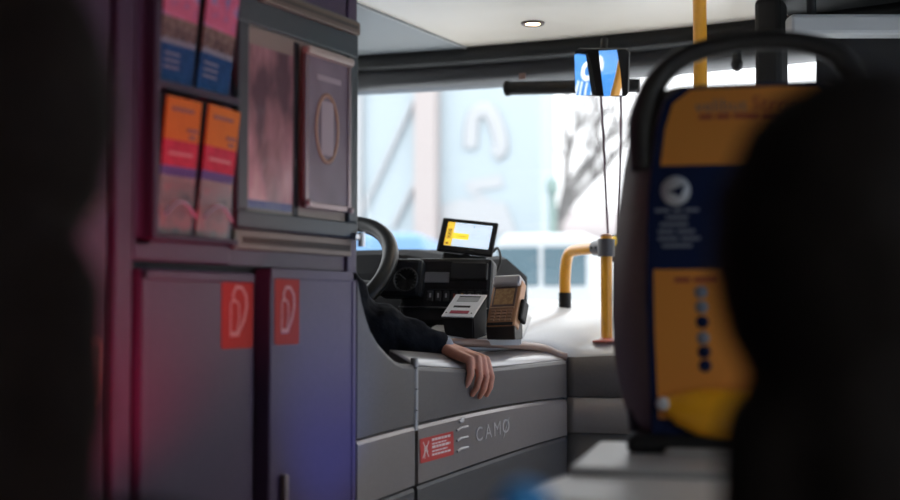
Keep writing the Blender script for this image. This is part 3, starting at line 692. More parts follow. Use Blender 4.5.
# ================================================================== MIRROR, BLIND, CORDS, CAMERA
bl = thing('roller_blind', 'rolled black sun blind under the header beam left of the mirror', 'sun blind', W(560, 88, 3.66))
e0 = W(508, 88.5, 3.72); e1 = W(640, 85.5, 3.62)
MB().tube([e0, e1], .020, 16).build('roll', blackp, bl)
MB().lathe([(0, -.004), (.0225, -.004), (.0225, .006), (0, .006)], M=frame(e0, (0, 0, 1), (0, 1, 0)) @ Matrix.Identity(4)).build('end_cap', blackm, bl)
# two panes in one black housing
Mm, w, h = seen((574, 96), (628, 97), (572, 49), 3.35, -.03, -.03)
mr = thing('driver_mirror', 'two pane black framed mirror below the header beam', 'mirror', Mm @ V((w/2, h/2, 0)))
b = MB(); b.prism(rrect(w, h, .012), .030, Mm, bev=.002, z0=-.034); b.build('housing', blackm, mr)
HB = V((3.6, .95, GZ0))
def pane(poly, target):
    """a domed pane of about 0.4 m radius, turned inside the housing the way a driver sets it"""
    q = [V((p[0], p[1], 0)) for p in poly]; c = sum(q, V((0, 0, 0)))/4
    cw = Mm @ c; nl = ((V(target)-cw).normalized()+(EYE-cw).normalized()).normalized()
    nn = Mm.to_3x3().inverted() @ nl; N_ = 10; rows = []
    for i in range(N_+1):
        r = []
        for j in range(N_+1):
            a, d = i/N_, j/N_
            p = (q[0]*(1-a)+q[1]*a)*(1-d)+(q[3]*(1-a)+q[2]*a)*d; o = p-c
            z = -(nn.x*o.x+nn.y*o.y)/nn.z-(o.x**2+o.y**2)/(2*.8)
            r.append(V((p.x, p.y, .010+z)))
        rows.append(r)
    b = MB(); b.loft(rows, 0, M=Mm); o = b.build('mirror_pane', mirrorM, mr)
    E_ = [r[0] for r in rows]+rows[-1][1:]+[r[-1] for r in rows[:-1]][::-1]+rows[0][1:-1][::-1]
    b = MB(); b.loft([[p, V((p.x, p.y, -.004))] for p in E_+[E_[0]]], 0, M=Mm, smooth=False); b.build('pane_edge', blackm, o)
def mp(u, v): return ((u-574)/57.5*w, (96.5-v)/47.5*h)
PANES = ([mp(574.5, 54), mp(590.5, 50.5), mp(598, 95), mp(577, 95)], [mp(600.5, 49.5), mp(627, 49.5), mp(627, 95), mp(607, 95)])
for P_, T_ in zip(PANES, ((3.55, 1.05, 1.33), (3.0, 2.70, 1.33))): pane(P_, T_)
MB().tube([Mm @ V((w*.5, h*.8, -.03)), Mm @ V((w*.5, h*1.15, -.07))], .010, 10).build('bracket', blackm, mr)
cordM = mat('cord_maroon', (.05, .008, .03), .6)
for (u0, v0, u1, v1, d, l) in ((600.5, 90, 608, 236, 3.62, 'thin dark cord hanging from the left side of the mirror'), (621, 92, 618.5, 250, 3.66, 'thin dark cord hanging close to the seat back')):
    a = W(u0, v0, d-.1); c = W(u1, v1, d)
    tag(MB().tube([a, a.lerp(c, .33)+V((.002, 0, 0)), a.lerp(c, .66), c], .0036, 8).build('blind_cord', cordM), l, 'cord', 'cords beside the mirror')
cm = W(737, 60, 3.5)
o = thing('dome_camera', 'small black teardrop camera hanging under the beam seen through the seat handle', 'camera', cm)
MB().ell(cm-V((0, 0, .012)), (.017, .017, .020)).build('dome', blackp, o); MB().tube([cm, cm+V((0, 0, .028))], .014, 14).build('stem', blackm, o)

# ================================================================== THE DRIVER
drv = thing('driver', 'person in a black jacket resting one bare hand on the cab door', 'person', (-1.80, 2.30, .42))
sh = V((-1.615, 2.30, 1.42)); el = V((-1.520, 2.415, 1.195)); wr = W(443, 347.5, 2.87)
lsh = V((-1.985, 2.30, 1.42)); lel = V((-2.05, 2.48, 1.22)); lwr = V((-2.045, 2.70, 1.315))
hd = V((-1.80, 2.33, 1.70))
body_caps = [((-1.80, 2.30, .98), .11, (-1.80, 2.29, 1.34), .12), ((-1.80, 2.29, 1.42), .06, hd-V((0, .01, .06)), .055), (lel, .04, lwr, .028), (el, .042, wr, .026), (sh, .06, el, .045), (lsh, .06, lel, .045),
             ((-1.90, 2.33, .98), .085, (-1.93, 2.76, .99), .06), ((-1.70, 2.33, .98), .085, (-1.67, 2.76, .99), .06), ((-1.93, 2.76, .99), .055, (-1.93, 2.80, .52), .04), ((-1.67, 2.76, .99), .055, (-1.67, 2.80, .52), .04), ((-1.93, 2.79, .465), .035, (-1.93, 2.93, .455), .03), ((-1.67, 2.79, .465), .035, (-1.67, 2.93, .455), .03)]
# right hand: wrist on the door, knuckles beyond its edge, four fingers hanging down, thumb at the far side
kn = W(479, 360, 2.815)
hdir = (kn-wr).normalized(); upv = V((0, 0, 1)); row = upv.cross(hdir).normalized()      # towards the index side
nrm = hdir.cross(row).normalized(); nrm = nrm if nrm.z > 0 else -nrm
hand = []
heads = []
for k, (off, L3) in enumerate(((.030, (.040, .024, .020)), (.010, (.044, .028, .021)), (-.010, (.041, .026, .020)), (-.029, (.032, .019, .017)))):
    kk = kn+row*off+nrm*(.004 if k in (1, 2) else -.001)-hdir*(.006 if k == 3 else 0)
    w0 = wr+row*off*.5+hdir*.012
    hand.append((w0, .0145, kk, .0105)); heads.append(kk)
    a1 = R(58+3*k); a2 = R(84+4*k); a3 = R(104+4*k)
    def dd(a): return (hdir*math.cos(a)-nrm*math.sin(a)).normalized()
    fan = row*(.10*(off/.03))
    j1 = kk+(dd(a1)+fan).normalized()*L3[0]; j2 = j1+(dd(a2)+fan*.4).normalized()*L3[1]; j3 = j2+dd(a3)*L3[2]
    hand += [(kk, .0102, j1, .0086), (j1, .0088, j2, .0076), (j2, .0077, j3, .0062)]
th0 = wr+row*.026+hdir*.030-nrm*.006; th1 = th0+row*.022+hdir*.026-nrm*.014; th2 = th1+hdir*.022-nrm*.024+row*.004; th3 = th2+hdir*.006-nrm*.022
hand += [(wr+row*.012+hdir*.008, .014, th0, .0125), (th0, .012, th1, .0105), (th1, .0105, th2, .0090), (th2, .0090, th3, .0068)]
# left hand round the wheel rim
lh = []
for k in range(4):
    a = V((-2.056, 2.712+.012*k, 1.318)); c = a+V((-.012, .022, .026)); lh += [(lwr, .017, a, .011), (a, .010, c, .009), (c, .009, c+V((.024, .012, .004)), .008), (c+V((.024, .012, .004)), .008, c+V((.034, 0, -.02)), .007)]
lh += [(lwr, .014, lwr+V((.026, .012, .012)), .011), (lwr+V((.026, .012, .012)), .010, lwr+V((.034, .035, .022)), .008)]
flesh('body', skinM, drv, body_caps+[(el.lerp(wr, .6), .030, wr, .026)], [(hd, (.076, .095, .115)), (hd+V((0, .05, -.06)), (.052, .05, .055)), (hd+V((0, .10, -.02)), (.013, .018, .022)), (hd+V((.077, 0, -.015)), (.010, .018, .03)), (hd+V((-.077, 0, -.015)), (.010, .018, .03)), (hd+V((0, .093, -.062)), (.024, .010, .008))], .009, 4)
flesh('hand', skinM, drv, hand, [(wr.lerp(kn, .55)+nrm*.002, (.030, .030, .014), frame((0, 0, 0), hdir, row))], .0026, 4)
flesh('hand', skinM, drv, lh, [], .004, 3)
for k in (-.03, .03): MB().ell(hd+V((k, .088, .012)), (.012, .008, .008)).build('eye', mat('eye_white', (.6, .58, .55), .2), drv)
flesh('hair', hairD, drv, [], [(hd+V((0, -.018, .035)), (.086, .098, .098))], .010, 3)
cu = wr-(wr-el).normalized()*.022
flesh('jacket', jacketM, drv, [((-1.80, 2.29, .98), .135, (-1.80, 2.28, 1.30), .145), (sh+V((-.05, 0, -.03)), .085, lsh+V((.05, 0, -.03)), .085), (sh, .078, sh.lerp(el, .5), .074), (sh.lerp(el, .5), .073, el, .070), (el, .068, el.lerp(cu, .45), .058), (el.lerp(cu, .45), .058, cu, .041), (lsh, .075, lel, .065), (lel, .062, lwr-V((.0, .03, .012)), .042), ((-1.80, 2.29, 1.46), .075, (-1.80, 2.295, 1.50), .068)],
      [(V((-1.80, 2.30, 1.22)), (.20, .135, .26)), (el.lerp(cu, .28)+V((0, 0, .020)), (.066, .066, .056)), (el.lerp(cu, .62)+V((0, 0, .014)), (.052, .052, .042))], .008, 4, .022, .045)
flesh('cuff', shirtM, drv, [(cu-(wr-el).normalized()*.01, .033, wr-(wr-el).normalized()*.004, .0305)], [], .004, 2)
flesh('trousers', trouserM, drv, [((-1.90, 2.32, .98), .10, (-1.93, 2.76, .99), .075), ((-1.70, 2.32, .98), .10, (-1.67, 2.76, .99), .075), ((-1.93, 2.76, .99), .07, (-1.93, 2.80, .54), .055), ((-1.67, 2.76, .99), .07, (-1.67, 2.80, .54), .055)], [(V((-1.80, 2.28, .98)), (.17, .13, .10))], .012, 3)
for x in (-1.93, -1.67): flesh('shoe', blackm, drv, [((x, 2.79, .468), .046, (x, 2.95, .458), .038)], [], .010, 2)
ds = thing('driver_chair', 'dark driver seat behind the cabinet', 'seat', (-1.80, 2.25, .42))
fab = mat('seat_fabric', (.02, .022, .03), .9)
MB().box((-2.03, 2.12, .80), (-1.57, 2.58, .895), .03, seg=3).build('cushion', fab, ds); MB().box((-2.02, 2.068, .87), (-1.58, 2.15, 1.50), .035, seg=3).build('backrest', fab, ds)
MB().tube([(-1.8, 2.32, .42), (-1.8, 2.32, .81)], .09, 18).build('pedestal', blackp, ds); MB().box((-1.92, 2.07, 1.54), (-1.68, 2.14, 1.72), .03, seg=3).build('headrest', fab, ds)

# ================================================================== SEAT BACK AND WHEEL HOUSING
hs = thing('wheel_housing', 'pale grey wheel housing ledge carrying the seat back', 'wheel housing', (-.2, 1.6, 0))
hg_ = mat('housing_grey', (.52, .50, .48), .42, noise=.05, nscale=200)
MB().box((-.675, 1.335, 0), (XR-.005, 2.02, 1.030), .030, seg=4).build('body', hg_, hs)
D = 1.80; K = D/FPX
sc0 = W(755, 310, D)
rz = math.atan2(-sc0.x, sc0.y)           # the seat back turned square to the aisle corner
SB = thing('passenger_chair', 'high seat back with orange and navy panels and a loop handle on top', 'seat', (sc0.x, sc0.y, 1.030), rz)
MS = Matrix.Translation((sc0.x, sc0.y, 0)) @ Matrix.Rotation(rz, 4, 'Z')
def sp_(u, v, y=0): return V(((u-755)*K, y, 1.25+(310-v)*K))
outl = [(656, 80), (645, 96), (635, 122), (628, 160), (622, 205), (618, 250), (615, 300), (616, 345), (622, 390), (631, 425), (641, 444), (660, 452)]
rows = []
for (u, v) in outl:
    a = sp_(u, v); hw = -a.x*1.07; z = a.z; ring = []
    for s_ in [-1+2*i/24 for i in range(25)]:
        c = abs(s_); y = .085*max(0, (c-.62)/.38)**2            # the sides curve away towards the sitter
        ring.append((s_*hw, y, z))
    rows.append(ring)
rows[0] = [(p[0], p[1]+.01, p[2]) for p in rows[0]]
rows2 = rows[::-1]; b = MB(); b.loft(rows2+[[(p[0]*.97, p[1]+.035, p[2]) for p in r] for r in rows2[::-1]]+[rows2[0]], 0, M=MS)
b.build('shell', shellM, SB)
# loop handle
arch = [(644, 165), (643, 120), (648, 96), (658, 72), (680, 51), (712, 39), (755, 34), (800, 37), (832, 48), (850, 66), (861, 92), (866, 120), (866, 165)]
pts = smooth_path([sp_(u, v, .030) for u, v in arch], 5); rad = [.0135+.0085*min(1, abs(i-30)/24)**1.5 for i in range(len(pts))]
MB().tube(pts, rad, 14, MS, flat=(1, 1)).build('loop_handle', mat('handle_dark', (.030, .026, .024), .45), SB)
# printed panels
def panel(poly, y, th, name, m, par): 
    b = MB(); Mq = MS @ Matrix(((1, 0, 0, 0), (0, 0, -1, y), (0, 1, 0, 0), (0, 0, 0, 1)))
    b.prism([(sp_(u, v).x, sp_(u, v).z) for u, v in poly], th, Mq); return b.build(name, m, par)
nav = panel([(652, 440), (648, 300), (650, 200), (658, 130), (668, 96), (688, 82), (822, 82), (842, 96), (852, 130), (860, 200), (862, 300), (858, 440)], -.001, .003, 'back_panel', navyM, SB)
up = panel([(663, 163), (668, 125), (676, 100), (694, 86), (816, 86), (834, 100), (842, 125), (847, 163)], -.004, .001, 'orange_field', sorange, nav)
lo_ = panel([(659, 420), (656, 340), (655, 269), (855, 269), (854, 340), (851, 420)], -.004, .001, 'orange_field', sorange, nav)
Mq = MS @ Matrix(((1, 0, 0, 0), (0, 0, -1, -.0052), (0, 1, 0, 0), (0, 0, 0, 1)))
def dashes(par, name, m, v0, v1, us, wobble=0):
    b = MB(); 
    for a, c in us: b.prism([(sp_(a, v1).x, sp_(a, v1).z), (sp_(c, v1).x, sp_(c, v1).z), (sp_(c, v0).x, sp_(c, v0).z), (sp_(a, v0).x, sp_(a, v0).z)], .0005, Mq)
    return b.build(name, m, par)
b = MB(); b.text('velibus', 14*K*1.35, Mq @ Matrix.Translation((sp_(724, 104).x, sp_(724, 104).z, 0)), .0004); b.build('grey_lettering', greyink, up)
b = MB(); b.text('Strom', 16*K*1.3, Mq @ Matrix.Translation((sp_(778, 103).x, sp_(778, 103).z, 0)), .0004, shear=.2); b.build('red_lettering', redink, up)
dashes(up, 'red_line', redink, 112, 117, [(702, 716), (719, 733), (736, 760), (763, 780)])
b = MB(); b.lathe([(0, 0), (15*K, 0), (15*K, .0006), (0, .0006)], M=Mq @ Matrix.Translation((sp_(678, 189).x, sp_(678, 189).z, 0)))
dk = b.build('white_disc', whiteink, nav)
b = MB(); b.prism([(sp_(u, v).x, sp_(u, v).z) for u, v in ((669, 190), (688, 182), (682, 196), (677, 192))], .0006, Mq, z0=.0008); b.build('arrow_mark', navyM, dk)
for k, us in enumerate(([(657, 672), (675, 684), (687, 701)], [(668, 690)], [(662, 690)], [(660, 676), (679, 697)], [(660, 680), (683, 702)], [(664, 694)])):
    dashes(nav, 'pale_line', paleink, 207+7.2*k, 210.5+7.2*k, us)
dashes(lo_, 'brown_line', redink, 277, 282, [(676, 692), (695, 716)])
for k, (v, m) in enumerate(((292, paleink), (307, paleink), (322, navyM), (338, paleink), (352, navyM), (366, navyM))):
    b = MB(); b.lathe([(0, 0), (6.5*K, 0), (6.5*K, .0006), (0, .0006)], M=Mq @ Matrix.Translation((sp_(702+.7*k, v).x, sp_(702, v).z, 0))); b.build('round_mark', m, lo_)
# bulging yellow handle and its pale end, foot flange
b = MB()
prof_ = [(662, 404, .006), (668, 405, .014), (680, 409, .024), (700, 412, .034), (725, 414, .037), (755, 415, .038), (785, 414, .037), (810, 412, .034), (830, 409, .024), (842, 405, .014), (848, 404, .006)]
b.tube([sp_(u, v, -.012) for u, v, r in prof_], [r for u, v, r in prof_], 18, MS, flat=(.62, 1)); b.build('yellow_handle', syellow, SB)
MB().ell(sp_(664, 404, -.018), (.010, .008, .010), MS).build('handle_end', whiteink, SB)
b = MB(); b.box((-.13, -.03, 1.026), (.13, .12, 1.052), .008, MS); b.box((-.245, -.19, 1.0275), (.23, .15, 1.042), .010, MS); b.build('foot_flange', mat('flange_grey', (.36, .35, .34), .38), SB)
MB().box((-.185, -.02, 1.040), (.185, .10, 1.070), .012, MS).build('neck', blackp, SB)
MB().box((-.19, .05, 1.04), (.19, .42, 1.13), .03, MS, seg=3).build('cushion', fab, SB)

# ================================================================== PASSENGERS IN FRONT OF THE VIEWER, THEIR SEATS
def seat(x, y, label, grip=False):
    s = thing('passenger_chair', label, 'seat', (x, y, 0), 0, 'seats in front of the viewer')
    MB().box((x-.21, y-.14, .40), (x+.21, y+.28, .49), .03, seg=3).build('cushion', fab, s)
    MB().box((x-.21, y-.22, .40), (x+.21, y-.155, 1.06), .028, seg=3).build('backrest', shellM, s)
    MB().tube([(x, y+.05, 0), (x, y+.05, .42)], .05, 14).build('pedestal', blackp, s)
    return s
def passenger(x, y, hz, hair_m, label, hw=.088, long=True, sw=.19, turn=0):
    p = thing('passenger', label, 'person', (x, y, 0), 0)
    h = V((x, y, hz)); sz = hz-.27; hip = .585
    caps = [((x, y-.02, hip), .12, (x, y-.03, sz-.10), .125), ((x-.11, y-.03, sz-.03), .06, (x+.11, y-.03, sz-.03), .06), ((x, y-.03, sz), .058, h-V((0, .01, .07)), .055)]
    arms = []; legs = []; feet = []
    for s_ in (-1, 1):
        S_ = V((x+s_*(sw-.02), y-.03, sz-.04)); E_ = V((x+s_*(sw+.02), y+.05, sz-.31)); W_ = V((x+s_*.09, y+.24, sz-.34))
        arms += [(S_, .05, E_, .042), (E_, .04, W_, .028)]
        for k in range(4):
            a = W_+V((s_*(.03-.02*k)-s_*.02, .055, -.012)); arms += [(W_, .016, a, .011), (a, .0095, a+V((0, .025, -.02)), .0085), (a+V((0, .025, -.02)), .0085, a+V((-s_*.004, .028, -.045)), .007)]
        arms += [(W_, .013, W_+V((-s_*.035, .03, -.005)), .010), (W_+V((-s_*.035, .03, -.005)), .010, W_+V((-s_*.035, .055, -.02)), .008)]
        H_ = V((x+s_*.09, y, hip)); K_ = V((x+s_*.11, y+.38, hip-.03)); A_ = V((x+s_*.11, y+.33, .10))
        legs += [(H_, .085, K_, .058), (K_, .055, A_, .04)]; feet += [((x+s_*.11, y+.32, .045), .038, (x+s_*.11, y+.44, .035), .03)]
    flesh('body', skinM, p, caps+arms+legs+feet, [(h, (.074, .094, .115)), (h+V((0, .05, -.06)), (.050, .05, .055)), (h+V((0, .098, -.02)), (.012, .018, .022)), (h+V((.074, 0, -.015)), (.010, .018, .03)), (h+V((-.074, 0, -.015)), (.010, .018, .03)), (h+V((0, .092, -.062)), (.022, .009, .008))], .011, 4)
    for k in (-.03, .03): MB().ell(h+V((k, .087, .012)), (.012, .008, .008)).build('eye', MATS['eye_white'], p)
    hells = [(h+V((0, -.022, .02)), (hw, .105, .118))]; hc = []
    if long:
        hells += [(h+V((0, -.045, -.09)), (hw*.74, .07, .13))]; hc = [((x-.045, y-.06, hz-.10), .045, (x-.05, y-.075, hz-.26), .035), ((x+.045, y-.06, hz-.10), .045, (x+.05, y-.075, hz-.26), .035), ((x, y-.07, hz-.1), .05, (x, y-.085, hz-.28), .04)]
    flesh('hair', hair_m, p, hc, hells, .010, 3, .010, .03)
    co = [((x, y-.03, hip), .145, (x, y-.04, sz-.12), .15), ((x-.12, y-.03, sz-.035), .078, (x+.12, y-.03, sz-.035), .078), ((x, y-.035, sz+.02), .075, (x, y-.03, sz+.055), .066)]
    for a in range(0, len(arms)): pass
    for s_ in (-1, 1):
        S_ = V((x+s_*(sw-.02), y-.03, sz-.04)); E_ = V((x+s_*(sw+.02), y+.05, sz-.31)); W_ = V((x+s_*.09, y+.24, sz-.34))
        co += [(S_, .068, E_, .058), (E_, .056, E_.lerp(W_, .9), .042)]
    flesh('coat', coatM, p, co, [], .012, 4, .012, .05)
    flesh('trousers', trouserM, p, [(a, r+.012, c, q+.012) for a, r, c, q in legs], [(V((x, y-.02, hip)), (.17, .13, .095))], .012, 3)
    for a, r, c, q in feet: flesh('shoe', blackm, p, [(a, r+.008, c, q+.008)], [], .010, 2)
    p.rotation_euler.z = R(turn)
    return p
passenger(-.652, .570, 1.355, hairB, 'person with long dark brown hair at the left edge, seen from behind', .090, turn=40)
passenger(-.143, .835, 1.265, hairD, 'person with dark hair and dark coat at the right edge, seen from behind', .094, turn=10)
seat(-.652, .570, 'dark seat under the person with long brown hair').rotation_euler.z = R(40)
rs = seat(-.143, .835, 'dark seat with a blue corner grip under the person on the right')
g = W(524, 503, .80)
MB().tube([V((g.x-.002, g.y, 1.02)), V((g.x, g.y, g.z-.02)), V((g.x, g.y, g.z))], [.016, .019, .017], 14).ell(g, (.0185, .0185, .015)).build('corner_grip', mat('grip_blue', (.05, .30, .70), .4), rs)

# low post and red lens added below the view to cast the red cabinet glow
pp = thing('red_glow_helper', 'added red glow lamp on a low post below the view', 'lamp', (-.86, 1.20, 0), 0)
MB().tube([(-.86, 1.20, 0), (-.86, 1.20, .88)], .014, 12).build('post', blackp, pp); MB().box((-.89, 1.17, .86), (-.83, 1.23, .95), .008).build('housing', clampM, pp)
MB().box((-.894, 1.18, .87), (-.890, 1.22, .94), .001).build('lens', mat('red_glow_lens', (.8, .02, .02), .3, emit=(1, .03, .03), estr=4), pp)

# ================================================================== OUTSIDE
GZ = -.35
struct(MB().box((-60, -30, GZ-.1), (60, 80, GZ)).build('ground', mat('street', (.55, .55, .55), .8, noise=.1, nscale=2)))
def wallframe(u0, u1, d0, d1):
    A = W(u0, 310, d0); Bq = W(u1, 310, d1); A.z = Bq.z = GZ
    return frame(A, Bq-A, (0, 0, 1)), (Bq-A).length
# long pale hall with a pale blue banner front
Mh, Lh = wallframe(180, 541, 17, 15)
hall = thing('banner_hall', 'pale blue building front with large white banner shapes across the street', 'building', Mh @ V((Lh/2, 0, 0)))
pb = mat('banner_blue', (.345, .397, .425), .7, noise=.03, nscale=.6); pbw = mat('banner_white', (.375, .38, .39), .7); ppk = mat('column_pink', (.375, .33, .32), .7)
MB().box((0, 0, -.6), (Lh, 7.5, 0), M=Mh).build('wall', pb, hall)
def hx(u): return (u-180)/361*Lh
def hy(v): return (310-v)/FPX*15.6+1.6
b = MB(); b.box((hx(429), 0, 0), (hx(449), 7.5, .16), M=Mh); b.build('column', ppk, hall)
b = MB(); b.box((hx(366), 0, 0), (hx(374), 7.5, .08), M=Mh); b.build('pilaster', pbw, hall)
for u0, v0, u1, v1, r in ((374, 210, 424, 100, .035), (404, 226, 432, 170, .035)): MB().tube([(hx(u0), hy(v0), .03), (hx(u1), hy(v1), .03)], r, 8, Mh).build('brace', pbw, hall)
b = MB()
b.tube(smooth_path([(hx(u), hy(v), .02) for u, v in ((478, 150), (480, 122), (490, 112), (500, 124), (506, 150), (500, 158))], 5), .10, 8, Mh, flat=(1, .2)); b.build('white_numeral', pbw, hall)
b = MB(); b.prism([(hx(u), hy(v)) for u, v in ((474, 182), (506, 178), (508, 190), (482, 192), (508, 210), (500, 216), (474, 192))], .02, Mh); b.build('white_sign', pbw, hall)
b = MB(); b.prism([(hx(u), hy(v)) for u, v in ((450, 236), (450, 206), (470, 200), (510, 206), (520, 236))], .03, Mh); b.build('white_sign', pbw, hall)
# distant street front
Mq2, Lq = wallframe(380, 760, 46, 44)
far = thing('distant_house_front', 'faint pale house front in the distance behind the bare tree', 'building', Mq2 @ V((Lq/2, 0, 0)))
MB().box((0, 0, -2), (Lq, 4.4, 0), M=Mq2).build('wall', mat('house_pale', (.335, .305, .305), .8, noise=.05, nscale=.4), far)
for i in range(12):
    for j in range(2): MB().box((.6+i*1.1, 1.0+1.7*j, 0), (1.1+i*1.1, 2.1+1.7*j, .05), M=Mq2).build('window', mat('house_window', (.34, .37, .40), .3), far)
b = MB(); b.prism([(-.2, 4.4), (Lq+.2, 4.4), (Lq-.8, 5.2), (.8, 5.2)], 1.6, Mq2, z0=-1.8); b.build('roof', mat('house_roof', (.42, .38, .38), .8), far)
# bare street tree
tr = thing('bare_tree', 'bare leafless tree seen through the windscreen right of the tablet', 'tree', W(556, 310, 17)*1)
tp = W(556, 310, 17); tp.z = GZ; tr.location = tp; ROOTM[tr.name] = Matrix.Translation(tp)
barkM = mat('bark', (.20, .185, .18), .9, noise=.2, nscale=8)
def tz(u, v): p = W(u, v, 17); return p
b = MB(); b.tube([tp, tz(556, 260), tz(557, 222)], [.13, .11, .09], 10); b.build('trunk', barkM, tr)
b = MB(); rnd = random.Random(5)
def branch(p, d, L, r, n):
    q = p+d*L; m_ = p+d*L*.5+V((rnd.uniform(-1, 1), rnd.uniform(-1, 1), rnd.uniform(-.5, .5)))*L*.06
    b.tube([p, m_, q], [r, r*.85, r*.65], 6, caps=False)
    if n:
        for _ in range(3 if n > 1 else 2):
            nd = (d+V((rnd.uniform(-.7, .7), rnd.uniform(-.6, .6), rnd.uniform(-.25, .6)))).normalized(); branch(q if rnd.random() > .3 else m_, nd, L*rnd.uniform(.55, .8), r*.58, n-1)
rt = V((math.cos(YAW), math.sin(YAW), 0))
for d, L in ((V((0, 0, 1))+rt*-.42, 1.0), (V((0, 0, 1))+rt*.50, 1.0), (V((0, .2, 1))+rt*.06, 1.1), (V((0, -.3, .9))+rt*-.9, .8), (V((0, -.3, .9))+rt*.8, .8)): branch(tz(557, 222+5*rnd.random()), d.normalized(), L, .060, 4)
b.build('branches', barkM, tr)
# street lamp in front of it
lp = W(553, 310, 14.5); lp.z = GZ
sl = thing('street_lamp', 'slim grey green street lamp in front of the bare tree', 'street lamp', lp)
lm = mat('lamp_green', (.17, .24, .22), .5); lt = W(555.5, 180, 14.5)
MB().tube([lp, V((lp.x, lp.y, lt.z-.2))], [.06, .045], 12).build('mast', lm, sl); MB().lathe([(.03, -.2), (.07, -.12), (.075, .0), (.04, .03), (0, .04)], M=Matrix.Translation((lp.x, lp.y, lt.z))).build('head', lm, sl)
# parked vans
def van(u0, u1, d, ztop, paint, label, hood_left=True, wz=(1.15, 1.62), n_=3):
    Mv, Lv = wallframe(u0, u1, d, d-.2)
    v = thing('parked_van', label, 'van', Mv @ V((Lv/2, 0, 0)), 0, 'vans parked across the street')
    H = ztop-GZ; k = 1 if hood_left else -1
    P_ = [(0, .35), (Lv, .35), (Lv, H*.55), (Lv*.93, H*.92), (Lv*.90, H), (Lv*.10, H), (Lv*.04, H*.9), (0, H*.55)]
    MB().prism(P_, 1.75, Mv, bev=.05, z0=-1.75).build('body', paint, v)
    gm = mat('van_glass', (.06, .105, .13), .25)
    for i in range(n_):
        a = Lv*(.08+.84/n_*i); MB().box((a, wz[0]-GZ, -.01), (a+Lv*(.84/n_-.04), wz[1]-GZ, .012), .01, Mv).build('side_window', gm, v)
    for i in (.18, .82):
        Mwh = Mv @ Matrix.Translation((Lv*i, .33, -.10)); wh = MB().lathe([(.0, .11), (.20, .11), (.31, .10), (.33, .05), (.33, -.05), (0, -.05)], M=Mwh).build('wheel', blackm, v)
    b = MB(); b.box((Lv-.06, .75, -.25), (Lv+.012, .95, -.05), .01, Mv); b.build('lamp', mat('van_lamp', (.6, .3, .2), .3), v)
    return v
van(250, 441, 11.5, 1.95, mat('van_blue', (.14, .27, .46), .3), 'bright blue van roof seen between steering wheel and tablet')
van(488, 600, 9.0, 1.80, mat('van_white', (.40, .42, .43), .3), 'white van with dark windows right of the tablet', wz=(1.42, 1.70), n_=2)
# blue hoarding beside the bus that the mirror looks at
hb = thing('blue_hoarding', 'blue street hoarding with big white rings that shows in the mirror', 'hoarding', HB)
Mb = frame(HB, (.40, -.92, 0), (0, 0, 1))
MB().box((-2.0, .2, -.1), (.75, 4.2, 0), M=Mb).build('board', mat('hoarding_blue', (.03, .20, .52), .5, noise=.15, nscale=1.5), hb)
wh_ = mat('hoarding_white', (.75, .78, .80), .5)
for x in (-.22, -1.35):
    b = MB(); b.tube([(x+.20*math.cos(R(12*k)), 1.78+.25*math.sin(R(12*k)), .01) for k in range(31)], .085, 8, Mb, flat=(1, .1)); b.build('white_ring', wh_, hb)
for x in (.56, .32, .08, -.1, -.34, -.62, -.95, -1.3, -1.7): MB().box((x, .3, 0), (x+.06, 1.42, .02), M=Mb).build('pale_bar', wh_, hb)
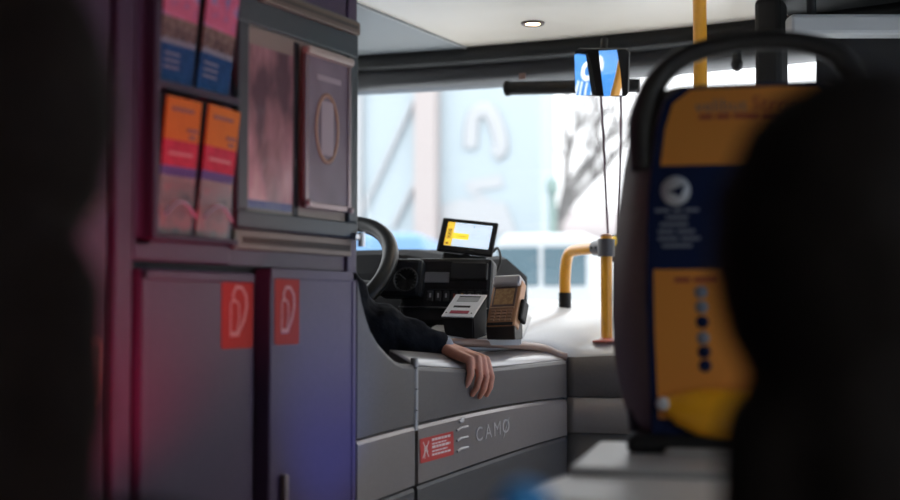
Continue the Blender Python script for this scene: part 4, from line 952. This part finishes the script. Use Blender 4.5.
# ================================================================== LIGHT
w = bpy.data.worlds.new('overcast'); S.world = w; w.use_nodes = True; nt = w.node_tree
bg = nt.nodes['Background']; tc = nt.nodes.new('ShaderNodeTexCoord'); sx = nt.nodes.new('ShaderNodeSeparateXYZ'); rp = nt.nodes.new('ShaderNodeValToRGB')
nt.links.new(tc.outputs['Generated'], sx.inputs[0]); nt.links.new(sx.outputs['Z'], rp.inputs['Fac']); nt.links.new(rp.outputs['Color'], bg.inputs['Color'])
for e_, (p_, c_) in zip([rp.color_ramp.elements[0], rp.color_ramp.elements.new(.35), rp.color_ramp.elements[-1]], ((0, (.29, .282, .288)), (.35, (.80, .80, .81)), (1, (1.10, 1.15, 1.2)))):
    e_.position = p_; e_.color = (*c_, 1)     # an overcast sky: the zenith about three times as bright as the horizon
bg.inputs['Strength'].default_value = 4.3
def lamp(name, typ, loc, e, col, **k):
    l = bpy.data.lights.new(name, typ); l.energy = e; l.color = col
    for a, c in k.items(): setattr(l, a, c)
    o = bpy.data.objects.new(name, l); COL.objects.link(o); o.location = loc; return o
lamp('downlight_lamp', 'SPOT', (-1.417, 3.158, ZC-.015), 3, (1, .82, .62), spot_size=R(120), spot_blend=.6, shadow_soft_size=.02).parent = None
o = lamp('red_glow_fill', 'SPOT', (-.91, 1.205, .91), 16, (1, .04, .12), shadow_soft_size=.03, spot_size=R(70), spot_blend=1)  # added spot for the red glow, whose real source is unknown
o.rotation_euler = V((-.39, .19, .38)).to_track_quat('-Z', 'Y').to_euler()
sl2 = thing('blue_glow_helper', 'added blue glow lamp on a low post below the view', 'lamp', (-.80, 1.90, 0))  # post and lens added out of view to carry the blue cabinet glow
MB().tube([(-.80, 1.90, 0), (-.80, 1.90, .70)], .014, 12).build('post', blackp, sl2); MB().box((-.83, 1.87, .68), (-.77, 1.93, .76), .008).build('housing', clampM, sl2); MB().box((-.834, 1.88, .69), (-.830, 1.92, .75), .001).build('lens', mat('blue_glow_lens', (.02, .1, .8), .3, emit=(.05, .2, 1), estr=4), sl2)
o = lamp('blue_glow_fill', 'SPOT', (-.855, 1.90, .73), 11, (.05, .22, 1), shadow_soft_size=.03, spot_size=R(46), spot_blend=1)  # added spot that makes the blue glow on the right cabinet door
o.rotation_euler = V((-.445, .04, .36)).to_track_quat('-Z', 'Y').to_euler()

# ================================================================== CAMERA
cd = bpy.data.cameras.new('camera'); co = bpy.data.objects.new('camera', cd); COL.objects.link(co)
co.location = EYE; co.rotation_euler = (math.pi/2+PITCH, 0, YAW)
cd.sensor_width = 36; cd.lens = 50; cd.clip_start = .02; cd.clip_end = 300
cd.dof.use_dof = True; cd.dof.focus_distance = 2.95; cd.dof.aperture_fstop = 1.8
S.camera = co
vs = S.view_settings; S.display_settings.display_device = 'sRGB'
vs.view_transform = 'Standard'; vs.look = 'None'; vs.exposure = .1; vs.gamma = 1; vs.use_curve_mapping = False
